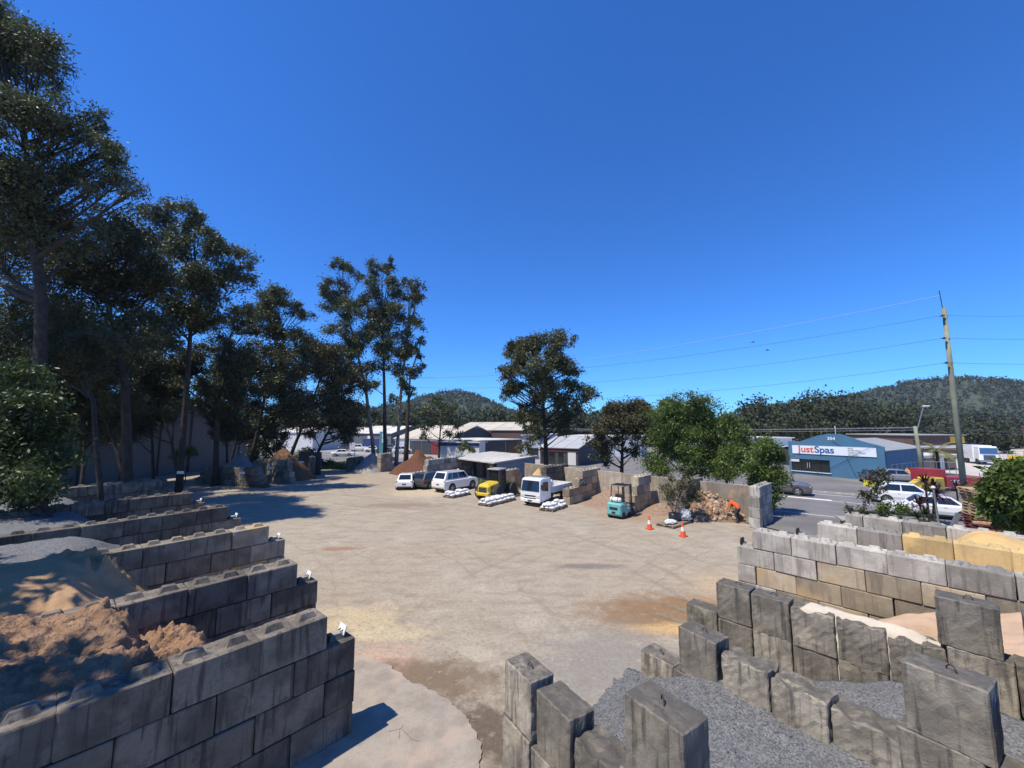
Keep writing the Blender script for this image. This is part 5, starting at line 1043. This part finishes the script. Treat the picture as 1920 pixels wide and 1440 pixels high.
# ------------------------------------------------------------------ lettering
def lettering(name, text, size, m_, parent, loc, rot, ext=.012, bold=0.0, sx=1.0):
    cu = bpy.data.curves.new(name, 'FONT'); cu.body = text; cu.size = size; cu.extrude = ext; cu.offset = bold; cu.align_x = 'LEFT'
    o = bpy.data.objects.new(name, cu); COL.objects.link(o); bpy.context.view_layer.update()
    me = bpy.data.meshes.new_from_object(o.evaluated_get(bpy.context.evaluated_depsgraph_get())); bpy.data.objects.remove(o)
    me.materials.clear(); me.materials.append(m_); r = link(name, me, parent, loc); r.rotation_euler = rot; r.scale = (sx, 1, 1); return r

# ------------------------------------------------------------------ buildings
M_BLUEW = mat('blue_painted_brick', (.06, .165, .27), .7, .12, .8, .3, 8); M_WALLW = mat('white_wall', (.66, .66, .64), .7, .1, .5); M_WALLB = mat('pale_blue_wall', (.46, .52, .60), .7, .1, .5)
M_WALLD = mat('dark_wall', (.05, .055, .065), .7, .2, .6); M_RED = mat('maroon_panel', (.22, .03, .035), .6, .2, 2); M_BLUES = mat('deep_blue_fascia', (.035, .05, .17), .6, .1, 1)
M_BROWN = mat('brown_brick', (.12, .07, .055), .85, .25, 2); M_GREYW = mat('grey_panel_wall', (.15, .16, .17), .75, .15, .12); M_SIGNW = mat('white_sign', (.74, .78, .80), .5, .04, 2)
M_TRED = mat('sign_red', (.62, .10, .07), .6, .05, 3); M_TBLUE = mat('sign_blue', (.03, .10, .30), .6, .05, 3); M_TGREY = mat('sign_grey', (.18, .2, .22), .6, .05, 3)
# spa shop: local x along the front, y towards the back
A0, A1 = Vector((35.9, 52.2, 0)), Vector((40.9, 44.2, 0)); dv = (A1 - A0); LW_ = dv.length; az = math.atan2(dv.y, dv.x)
sp_ = thing('spa_shop', 'blue painted gabled shop with a wide white sign across its front', 'shop', (A0.x, A0.y, .07), az)
cxs = LW_ * .52; hl, hr, hp = 4.1, 3.75, 5.15
front = [(0, 0), (LW_, 0), (LW_, hr), (LW_ * .80, 4.35), (LW_ * .60, hp - .05), (cxs * .9, hp), (LW_ * .33, 4.85), (LW_ * .15, 4.15), (0, hl)]
W0, W1, WZ0, WZ1 = .25, LW_ * .46, .45, 1.95
k = MB()
def fpoly(k, poly, y0, y1):
    n = len(poly); k.add([(x, y0, z) for x, z in poly] + [(x, y1, z) for x, z in poly], [tuple(range(n)), tuple(range(2 * n - 1, n - 1, -1))] + [(i, n + i, n + (i + 1) % n, (i + 1) % n) for i in range(n)])
fpoly(k, [(0, WZ1), (LW_, WZ1)] + front[2:], 0, .25); k.box(((W1 + LW_) / 2, .125, WZ1 / 2), (LW_ - W1, .25, WZ1)); k.box((W0 / 2, .125, WZ1 / 2), (W0, .25, WZ1)); k.box(((W0 + W1) / 2, .125, WZ0 / 2), (W1 - W0, .25, WZ0))
k.build('front_wall', M_BLUEW, sp_)
for x in (.12, LW_ - .12): k = MB(); k.box((x, 7.2, ((hl if x < 1 else hr) - .5) / 2), (.24, 13.5, (hl if x < 1 else hr) - .5)); k.build('side_wall', M_BLUEW, sp_)
k = MB(); M_SPR = mat('weathered_grey_roof', (.30, .31, .31), .7, .2, .5); k.slab((-.1, .3, hl - .45), (cxs, .3, hp - .65), (cxs, 14, hp - .65), (-.1, 14, hl - .45), .1); k.build('roof', M_SPR, sp_); k = MB(); k.slab((cxs, .3, hp - .65), (LW_ + .1, .3, hr - .4), (LW_ + .1, 14, hr - .4), (cxs, 14, hp - .65), .1); k.build('roof', M_SPR, sp_)
for i in range(4):
    a, b = W0 + (W1 - W0) * i / 4 + .03, W0 + (W1 - W0) * (i + 1) / 4 - .03; k = MB(); k.box(((a + b) / 2, .12, (WZ0 + WZ1) / 2), (b - a, .03, WZ1 - WZ0)); w_ = k.build('window', M_GLASS, sp_); k = MB(); k.box((a - .03, .08, (WZ0 + WZ1) / 2), (.05, .06, WZ1 - WZ0)); k.build('mullion', M_METAL_D, w_)
k = MB(); k.box(((W0 + W1) / 2, -.05, WZ0 - .05), (W1 - W0 + .2, .14, .08)); k.build('sill', M_WALLW, sp_); k = MB(); k.box((.65, -.03, WZ1 - .22), (1.0, .05, .30)); k.build('window_banner', M_WALLW, sp_)
for x in (2.0, 2.25): k = MB(); k.tube([(x, -.04, .9), (x, -.04, 1.55)], .02, 5); k.build('door_handle', M_METAL_W, sp_)
sg = thing('shop_sign', 'wide white sign reading Just Spas on the blue shop', 'sign', (A0.x, A0.y, .07), az)
R_ = Matrix.Rotation(az, 3, 'Z')
k = MB(); k.box((LW_ * .49, -.05, 3.12), (LW_ * .88, .06, 1.02)); k.build('board', M_SIGNW, sg)
j_ = lettering('lettering', 'Just', 1.12, M_TRED, sg, (LW_ * .12, -.085, 2.82), (math.pi / 2, 0, 0), .006, .028, 1.02); lettering('lettering', 'Spas', 1.12, M_TBLUE, sg, (LW_ * .12 + max(v.co.x for v in j_.data.vertices) * 1.02 + .06, -.085, 2.82), (math.pi / 2, 0, 0), .006, .028, 1.02)
lettering('lettering', 'SPAS\nSWIM SPAS\nURBAN POOLS\nSAUNAS', .24, M_TGREY, sg, (LW_ * .66, -.085, 3.38), (math.pi / 2, 0, 0), .005, .004)
lettering('street_number', '354', .46, M_SIGNW, sp_, (cxs - .62, -.02, 4.42), (math.pi / 2, 0, 0), .01, .012, 1.15)
k = MB(); k.tube([(cxs + .2, .2, hp - .1), (cxs + .2, .2, hp + .75)], .03, 5); k.box((cxs + .2, .2, hp + .8), (.1, .1, .18)); k.build('service_mast', M_METAL_W, sp_); k = MB(); k.tube([(cxs - .1, -.03, 4.2), (cxs + .7, -.04, 3.7), (cxs + 1.9, -.05, .2)], .018, 4); k.build('cable', M_BLACK, sp_)

def shed_building(name, label, a, b, depth, h, wall, roof, ridge=0.0, cat='building', over=.3, openings=(), z0=.05, bands=()):
    """a-b: front base line (left to right seen from the yard); openings (x0,x1,z0,z1,mat) as fractions of length; bands (z0,z1,mat)"""
    a, b = Vector((*a, 0)), Vector((*b, 0)); L = (b - a).length; t = thing(name, label, cat, (a.x, a.y, z0), math.atan2((b - a).y, (b - a).x))
    k = MB(); k.box((L / 2, depth / 2, h / 2), (L, depth, h)); k.build('wall', wall, t)
    if ridge: k = MB(); k.slab((-over, -over, h + .02), (L + over, -over, h + .02), (L + over, depth / 2, h + ridge), (-over, depth / 2, h + ridge), .12); r = k.build('roof', roof, t); k = MB(); k.slab((-over, depth / 2, h + ridge), (L + over, depth / 2, h + ridge), (L + over, depth + over, h + .02), (-over, depth + over, h + .02), .12); k.build('roof', roof, t)
    else: k = MB(); k.box((L / 2, depth / 2, h + .08), (L + 2 * over, depth + 2 * over, .16)); r = k.build('roof', roof, t)
    if ridge:
        for x in (.06, L - .06): k = MB(); k.add([(x - .05, .02, h - .05), (x - .05, depth - .02, h - .05), (x - .05, depth / 2, h + ridge - .14), (x + .05, .02, h - .05), (x + .05, depth - .02, h - .05), (x + .05, depth / 2, h + ridge - .14)], [(0, 1, 2), (5, 4, 3), (0, 3, 4, 1), (1, 4, 5, 2), (2, 5, 3, 0)]); k.build('gable', wall, t)
        n = max(3, int(L / 4))
        for i in range(1, n): k = MB(); k.slab((L * i / n - .05, -over, h + .06), (L * i / n + .05, -over, h + .06), (L * i / n + .05, depth / 2, h + ridge + .05), (L * i / n - .05, depth / 2, h + ridge + .05), .05); k.build('roof_seam', M_METAL_G if i % 2 else roof, r)
    for x0, x1, q0, q1, m_ in openings:
        k = MB(); k.box((L * (x0 + x1) / 2, -.02, (q0 + q1) / 2), (L * (x1 - x0), .08, q1 - q0)); k.build('window' if m_ is M_GLASS else 'panel', m_, t)
    for q0, q1, m_ in bands: k = MB(); k.box((L / 2, -.05, (q0 + q1) / 2), (L + .1, .12, q1 - q0)); k.build('fascia', m_, t)
    return t
def PX(px, Y): return ((px - 960) / F_PX * Y, Y)
shed_building('factory', 'tall dark grey panel factory behind the left gum trees', (-47.5, 26), (-41.5, 66), 30, 9.5, M_GREYW, M_ROOFW, 0, over=.4, openings=[(i / 10 + .097, i / 10 + .103, 0, 9.3, M_METAL_D) for i in range(9)])
shed_building('warehouse', 'cream roofed warehouse with dark open bays and a white gutter', PX(742, 92), PX(842, 86), 24, 3.4, M_WALLD, M_ROOFC, 3.0, openings=[(.02, .30, 0, 2.8, M_WALLB), (.70, .93, 0.1, 2.7, M_RED), (.34, .345, 0, 3.2, M_METAL_G), (.52, .525, 0, 3.2, M_METAL_G)], bands=[(2.9, 3.5, M_WALLW)])
shed_building('striped_shop', 'white shop with a deep blue stripe beside the warehouse', PX(823, 76), PX(899, 73), 12, 3.1, M_WALLW, M_ROOFW, 0, openings=[(.10, .22, .9, 2.2, M_WALLB), (.30, .42, .9, 2.2, M_WALLB), (.5, .62, .9, 2.2, M_WALLB), (.0, .03, 0, 3, M_METAL_G)], bands=[(2.45, 3.0, M_BLUES)])
shed_building('dark_workshop', 'long dark walled workshop with a white roof edge beside the striped shop', PX(899, 74.5), PX(977, 82), 14, 3.4, M_WALLD, M_ROOFW, 0, openings=[(.60, .61, 0, 3.2, M_METAL_G), (.66, .9, .2, 2.9, M_BROWN)])
shed_building('warehouse', 'low warehouse with a ribbed pale roof over brown walls behind the dark workshop', PX(850, 108), PX(978, 100), 20, 5.2, M_BROWN, M_ROOFC, 2.2)
shed_building('pale_blue_building', 'pale blue building behind the domed gum tree', PX(979, 74), PX(1012, 73), 16, 4.4, M_WALLB, M_ROOFW, 0, openings=[(.3, .9, .6, 2.2, M_GLASS), (.25, .95, .3, .55, M_RED)])
shed_building('grey_roofed_shop', 'grey roofed shop with thin red trim behind the domed gum tree', PX(1012, 66), PX(1082, 62), 12, 2.7, M_WALLD, mat('grey_roof', (.40, .41, .41), .6, .15, .4), 1.7, openings=[(.04, .18, .3, 2.0, M_GLASS), (.25, .4, .3, 2.0, M_GLASS), (.5, .62, .3, 2.0, M_GLASS), (.75, .95, .1, 2.1, M_WALLW)], bands=[(2.1, 2.25, M_RED)])
shed_building('white_warehouse', 'white flat roofed building beyond the brownish tree', PX(1060, 86), PX(1200, 80), 14, 4.0, M_WALLB, M_ROOFW, 0)
shed_building('grey_warehouse', 'grey and white warehouse beyond the pale gum trunk', PX(630, 118), PX(735, 112), 20, 4.2, M_GREYW, M_ROOFW, 2.2, openings=[(.35, .5, 0, 3.4, M_METAL_G), (.52, .95, .2, 2.6, M_BLUES), (.6, .68, 2.7, 3.5, M_SIGNW)])
shed_building('white_warehouse', 'distant white warehouse behind the cream roofed one', PX(730, 150), PX(782, 148), 16, 6.2, M_WALLW, M_ROOFW, 0)
shed_building('white_house', 'white building glimpsed between the left trunks', PX(520, 105), PX(590, 102), 14, 4.6, M_WALLW, M_ROOFW, 1.5)
shed_building('flat_roofed_building', 'pale flat roofed building behind the spa shop', PX(1392, 66), PX(1480, 68), 14, 4.1, M_WALLB, M_ROOFW, 0)
shed_building('white_roofed_shed', 'white roofed shed next to the blue spa shop', PX(1640, 52), PX(1706, 55), 14, 2.5, M_WALLD, mat('bright_white_roof', (.74, .74, .72), .5, .06, .5), 1.6, openings=[(.1, .9, .2, 2.2, M_BROWN)])
shed_building('brown_building', 'brown building with a yellow sign beyond the green poles', PX(1704, 75), PX(1800, 77), 12, 4.4, M_BROWN, mat('grey_flat_roof', (.33, .34, .34), .7, .1, 1), 0, openings=[(.72, 1.0, 3.0, 4.2, mat('yellow_sign', (.75, .45, .04), .5, .1, 3)), (.0, 1.0, 2.0, 2.5, M_WALLW)])
shed_building('low_white_building', 'low building with a white verandah behind the palm', PX(1695, 54), PX(1780, 57), 8, 2.0, M_BROWN, M_ROOFW, 0, openings=[(.05, .2, .3, 1.5, M_RED), (.3, .5, .3, 1.6, M_GLASS), (.6, .72, .1, 1.7, M_WALLW), (.78, .95, .3, 1.6, M_GLASS)], bands=[(1.72, 2.0, M_WALLW)], over=.6)
# board on two posts in the car park
q = PX(664, 80); t = thing('signboard', 'pale signboard on posts at the car park edge', 'sign', (q[0], q[1], .05)); part('board', M_WALLW, t, lambda k: k.box((0, 0, 2.2), (1.1, .1, 1.4)))
for x in (-.45, .45): part('post', M_METAL_G, t, lambda k: k.tube([(x, .1, 0), (x, .1, 2.9)], .05, 6))
q = PX(719, 84); t = thing('pylon_sign', 'white and teal pylon sign between the gum trunks', 'sign', (q[0], q[1], .05)); part('pillar', mat('teal_paint', (.10, .30, .33), .5, .1, 3), t, lambda k: k.box((0, 0, 2.5), (1.1, .3, 5.0)))
for z in (3.2, 4.3): part('panel', M_SIGNW, t, lambda k: k.box((.5, -.17, z), (1.0, .05, .95)))

# ------------------------------------------------------------------ poles and wires
M_POLE = mat('green_treated_pole', (.25, .27, .19), .9, .35, .8, .4, 14, col2=(.16, .165, .12)); M_WIRE = mat('dull_wire', (.10, .10, .11), .6, .1, 1); M_WIREP = mat('bright_wire', (.55, .58, .62), .5, .1, 1)
pb = P(1806, 905, 33.0); top = P(1770, 578, 33.0)
up = thing('power_pole', 'tall greenish timber power pole beside the red cordyline', 'power pole', (pb.x, 33.0, 0))
off = Vector((top.x - pb.x, 0, top.z)); part('pole', M_POLE, up, lambda k: k.tube([(0, 0, -.2), off * .5, off], [.21, .18, .15], 12), smooth=True)
wz = [P(1758, 556, 33.0), P(1763, 593, 33.0), P(1766, 635, 33.0), P(1770, 681, 33.0)]; o0 = Vector((pb.x, 33.0, 0))
part('top_rod', M_METAL_D, up, lambda k: k.tube([off + Vector((-.1, 0, -.3)), P(1761, 545, 33.0) - o0], .03, 5))
for w_ in wz[1:]: part('insulator', mat('brown_insulator', (.06, .035, .03), .3, .1, 3), up, lambda k: k.lathe([(.04, -.1), (.07, -.03), (.05, .02), (.07, .06), (.03, .1)], w_ - o0 + Vector((-.05, -.22, 0)), 8)); part('bracket', M_METAL_D, up, lambda k: k.box(w_ - o0 + Vector((.05, -.12, 0)), (.3, .2, .06)))
def wire(label, pts, r, m_): k = MB(); k.tube(pts, r, 4); return tag(k.build('power_line', m_, None), label, 'power line')
def sagline(a, b, sag, n=14): return [a.lerp(b, i / n) - Vector((0, 0, 4 * sag * (i / n) * (1 - i / n))) for i in range(n + 1)]
LT = ('pale topmost power line running left from the tall pole', 'upper dark power line on the tall pole', 'middle dark power line on the tall pole', 'lowest dark power line on the tall pole')
# left hand pole by the slender gums
lp = Vector((-16.2, 62.5, 0)); t = thing('power_pole', 'dark power pole among the slender gum trunks', 'power pole', lp); part('pole', mat('dark_pole', (.05, .04, .035), .9, .2, 2), t, lambda k: k.tube([(0, 0, -.2), (0, 0, 14.5)], [.17, .12], 10)); part('crossarm', M_METAL_D, t, lambda k: k.box((0, 0, 13.6), (2.0, .12, .12))); part('crossarm', M_METAL_D, t, lambda k: k.box((0, 0, 12.2), (1.6, .12, .12)))
ends = [lp + Vector((.9, 0, 13.7)), lp + Vector((.3, 0, 13.7)), lp + Vector((-.5, 0, 12.3)), lp + Vector((.6, 0, 11.0))]
for i, (w_, e) in enumerate(zip(wz, ends)): wire(LT[i], sagline(w_ + Vector((-.1, -.25, 0)), e, 1.0 + .25 * i), .014 if i else .018, M_WIRE if i else M_WIREP)
for i, (py) in enumerate((582, 629, 676)): wire(('upper', 'middle', 'lowest')[i] + ' power line running right from the tall pole', sagline(wz[i + 1] + Vector((.3, -.2, 0)), P(2300, py - 20, 40), .6), .014, M_WIRE)
sp2 = Vector((42.6, 42.0, 0)); t = thing('street_light_pole', 'shorter green timber pole carrying a street light arm', 'street light', sp2); part('pole', M_POLE, t, lambda k: k.tube([(.1, 0, 0), (-.25, 0, 6.1)], [.19, .14], 10), smooth=True); part('arm', M_METAL_G, t, lambda k: k.tube([(-.2, 0, 5.3), (.1, -.1, 6.4), (.6, -.2, 8.0), (.75, -.25, 8.15)], .045, 6)); part('lamp_head', M_METAL_W, t, lambda k: k.box((.85, -.3, 8.2), (.6, .25, .14)), bevel=.04)
for i, dz in enumerate((0, -.07, -.30)):
    wire('street cable crossing before the spa shop wood, strand ' + ('one', 'two', 'three')[i], sagline(sp2 + Vector((-.3, 0, 6.0 + dz)), Vector((-8.0, 84.0, 6.3 + dz)), .5), .011, M_WIREP)
    wire('street cable running right from the street light pole, strand ' + ('one', 'two', 'three')[i], sagline(sp2 + Vector((-.1, 0, 6.0 + dz)), Vector((86, 52.0, 5.6 + dz * 2)), .4), .011, M_WIRE)
q = PX(1917, 62); t = thing('red_post', 'dull red steel post at the concrete yard edge', 'post', (q[0], q[1], 0)); part('post', mat('dull_red_steel', (.16, .035, .04), .6, .2, 2), t, lambda k: k.box((0, 0, 3.0), (.55, .4, 6.2))); part('cap', M_METAL_G, t, lambda k: k.box((0, 0, 6.15), (.7, .5, .1)))

# ------------------------------------------------------------------ right hand corner: pallets, low wall, bins, fence
pc = Vector((23.6, 20.4, 0))
for i in range(20):
    t = thing('timber_pallet', ('red painted pallet low in the tall pallet stack' if i < 11 else 'fresh timber pallet in the upper half of the tall stack') if i < 19 else 'fresh timber pallet topping the tall stack, leaning out', 'pallet', pc + Vector((random.uniform(-.05, .05) + (-.12 if i > 17 else 0), random.uniform(-.05, .05), i * .147)), rad(-20) + random.uniform(-.06, .06), 'pallets of the tall stack' if i < 19 else None)
    pallet_parts(t, M_WOODR if i < 11 else M_WOODN)
t = thing('red_bin', 'long low dark red skip beside the pallet stack', 'skip', (21.6, 18.2, 0), rad(-28)); part('body', M_WOODR, t, lambda k: k.box((1.2, 0, .62), (4.2, 1.5, 1.24), top=(1.05, 1.1))); part('rim', mat('red_edge', (.30, .09, .08), .7, .2, 4), t, lambda k: (k.box((1.2, -.85, 1.26), (4.5, .1, .08)), k.box((1.2, .85, 1.26), (4.5, .1, .08))))
k = MB(); k.box((0, 0, 0), (1.25, .22, .09)); o = k.build('blue_board', mat('blue_plastic', (.04, .16, .42), .5, .15, 3), None, bevel=.02, loc=(21.4, 17.75, 1.36)); o.rotation_euler.z = rad(-28); tag(o, 'blue plastic length lying on the red skip', 'board')
k = MB(); k.box((0, 0, 0), (1.5, .16, .1)); o = k.build('timber_plank', M_WOODN, None, loc=(22.4, 19.0, 1.55)); o.rotation_euler.z = rad(-24); tag(o, 'pale timber plank lying before the pallet stack', 'plank')
t = thing('low_retaining_edge', 'low concrete retaining edge with a pale cap before the white sedan', 'retaining edge', (21.0, 22.6, 0), rad(-24)); part('face', C_GREY, t, lambda k: k.box((0, 0, .35), (4.6, .35, .7))); part('cap', C_PALE, t, lambda k: k.box((0, .3, .74), (4.7, 1.1, .08)))
t = thing('steel_ramp', 'dark steel ramp rail propped beside the red skip', 'ramp', (20.9, 20.0, 0), rad(-35)); part('rail', M_METAL_G, t, lambda k: k.box((.3, 0, .95), (.16, .2, 2.0), R=Matrix.Rotation(.35, 3, 'Y')))
g = P(1762, 988, 22.5); t = thing('marker_post', 'thin grey post with a white cap before the cordylines', 'post', (g.x, 22.5, 0)); part('post', M_METAL_G, t, lambda k: k.tube([(0, 0, 0), (-.12, 0, 2.65)], .045, 8)); part('cap', M_METAL_W, t, lambda k: k.lathe([(.06, 0), (.10, .05), (.08, .12), (.02, .15)], (-.12, 0, 2.62), 10))
q = PX(1758, 38.5); t = thing('red_trailer', 'low red trailer lettered in white behind the cordylines', 'trailer', (q[0], q[1], .07), rad(-8)); M_REDP = mat('red_truck_paint', (.38, .03, .035), .4, .1, 2, coat=.3)
part('tray', M_REDP, t, lambda k: k.box((.9, 0, .85), (4.2, 1.8, .9))); part('headboard', M_REDP, t, lambda k: k.box((-1.5, 0, 1.2), (1.6, 1.8, 1.6))); lettering('lettering', 'TRCKT', .42, M_SIGNW, t, (-.4, -.93, .75), (math.pi / 2, 0, 0), .006, .008)
for x in (-1.4, 2.2): wheel(t, x, -.8, .36, .22); wheel(t, x, .8, .36, .22)
q = PX(1703, 36.8); t = thing('yellow_digger', 'yellow digger bucket end behind the white hatch wagon', 'digger', (q[0], q[1], .07), .3); part('boom', M_YEL, t, lambda k: k.loft([[(x, -.25, z - .22), (x, .25, z - .22), (x, .25, z + .22), (x, -.25, z + .22)] for x, z in ((-1.2, .55), (.2, 1.0), (1.6, .9))])); part('bucket', M_GREYM, t, lambda k: k.loft([[(-1.2, y, .8), (-1.7, y, .6), (-1.7, y, .1), (-1.0, y, .05)] for y in (-.5, .5)])); part('body', M_YEL, t, lambda k: k.box((2.0, 0, .8), (1.4, 1.3, 1.1)), bevel=.08)
q = PX(1617, 41); t = thing('yellow_barrier', 'yellow concrete block at the shop corner', 'barrier', (q[0], q[1], .07)); part('block', mat('yellow_concrete', (.72, .60, .03), .7, .15, 3), t, lambda k: k.box((0, 0, .28), (1.0, .5, .56), top=(.9, .7)), bevel=.03)
q = PX(1668, 47); t = thing('yellow_awning', 'orange yellow board leaning behind the silver sedan', 'board', (q[0], q[1], .07), -.2); part('panel', mat('orange_board', (.70, .36, .05), .6, .15, 3), t, lambda k: k.slab((-1.2, 0, .9), (1.6, 0, .5), (1.6, .8, 1.2), (-1.2, .8, 1.6), .05)); part('leg', M_METAL_G, t, lambda k: (k.tube([(-1, .4, 0), (-1, .4, 1.2)], .04, 5), k.tube([(1.4, .4, 0), (1.4, .4, .8)], .04, 5)))
q = PX(1823, 66); t = thing('parked_truck', 'white truck with a blue windscreen parked on the concrete yard', 'truck', (q[0], q[1], .09), rad(-118)); part('cab', M_WHITE, t, lambda k: k.box((2.2, 0, 1.75), (1.7, 2.2, 2.3), top=(.85, .94)), bevel=.1); part('windscreen', mat('blue_glass', (.05, .12, .25), .1, .1, 2), t, lambda k: k.slab((3.02, 1.0, 1.75), (3.02, -1.0, 1.75), (2.9, -.95, 2.7), (2.9, .95, 2.7), .03)); part('grille', mat('blue_grille', (.06, .09, .16), .4, .1, 3), t, lambda k: k.box((3.08, 0, 1.15), (.06, 1.3, .8))); part('box_body', M_WHITE, t, lambda k: k.box((-1.2, 0, 1.9), (5, 2.3, 2.2)), bevel=.05); part('bumper', M_METAL_G, t, lambda k: k.box((3.05, 0, .6), (.2, 2.2, .3)))
for x in (2.2, -1.0, -2.4):
    for s in (-1, 1): wheel(t, x, s * 1.0, .48, .28, M_METAL_G, s)
q = PX(1893, 60); t = thing('yellow_skip', 'small yellow bin on legs at the concrete yard edge', 'bin', (q[0], q[1], .08)); part('bin', M_YEL, t, lambda k: k.box((0, 0, 1.15), (1.5, .9, 1.2), top=(1.1, 1.1))); part('leg', M_METAL_D, t, lambda k: (k.box((-.6, 0, .3), (.1, .7, .6)), k.box((.6, 0, .3), (.1, .7, .6))))
q = PX(1912, 52); t = thing('yellow_rail', 'yellow painted concrete kerb block at the yard entrance', 'barrier', (q[0], q[1], .08)); part('block', MATS['yellow_concrete'], t, lambda k: k.box((0, 0, .25), (2.4, .5, .5)), bevel=.03)
def fence(label, a, b, h, n):
    a, b = Vector((*a, 0)), Vector((*b, 0)); d = b - a; t = thing('chain_fence', label, 'fence', a, math.atan2(d.y, d.x)); L = d.length
    for i in range(n + 1): part('post', M_METAL_G, t, lambda k: k.tube([(L * i / n, 0, 0), (L * i / n, 0, h)], .035, 6))
    for z in (.1, h * .5, h - .03): part('rail', M_METAL_G, t, lambda k: k.tube([(0, 0, z), (L, 0, z)], .022, 5))
fence('grey pipe fence beside the blue spa shop', (41.1, 43.7), (46.5, 46.5), 2.0, 5); fence('grey pipe fence before the low white building', PX(1700, 50), PX(1790, 47), 1.9, 8); fence('far pipe fence along the concrete yard', PX(1848, 72), PX(2000, 68), 1.8, 10)
# two birds
for px, py, r, lab in ((1411, 642, .2, 'small dark bird gliding above the power lines'), (1439, 657, -.5, 'small dark bird banking between the power lines')):
    p = P(px, py, 60); t = thing('bird', lab, 'bird', p, r); k = MB(); k.tube([(-.26, 0, 0), (-.1, 0, .02), (.1, 0, .03), (.22, 0, .02), (.28, 0, .01)], [.015, .06, .07, .045, .01], 8)
    for s in (-1, 1): k.add([(.12, s * .04, .03), (-.1, s * .04, .03), (-.12, s * .4, .12), (.05, s * .42, .12), (-.16, s * .75, .06)], [(0, 1, 2, 3), (3, 2, 4)])
    k.add([(-.2, -.03, 0), (-.2, .03, 0), (-.42, .09, 0), (-.42, -.09, 0)], [(0, 1, 2, 3)]); k.build('body', M_BLACK, t)

# ------------------------------------------------------------------ thin air between the yard and the hills
def haze():
    k = MB(); k.box((200, 480, 49), (2500, 1120, 101)); o = k.build('haze', None if False else MATS['dark_steel'])
    m = bpy.data.materials.new('thin_air'); m.use_nodes = True; t = m.node_tree; t.nodes.remove(t.nodes['Principled BSDF'])
    v = t.nodes.new('ShaderNodeVolumePrincipled'); v.inputs['Color'].default_value = (0.72, 0.84, 1.0, 1); v.inputs['Density'].default_value = 0.00013
    t.links.new(v.outputs[0], t.nodes['Material Output'].inputs['Volume']); o.data.materials.clear(); o.data.materials.append(m)
    tag(o, 'thin bluish air softening the distant hills', 'haze', kind='stuff')
haze()
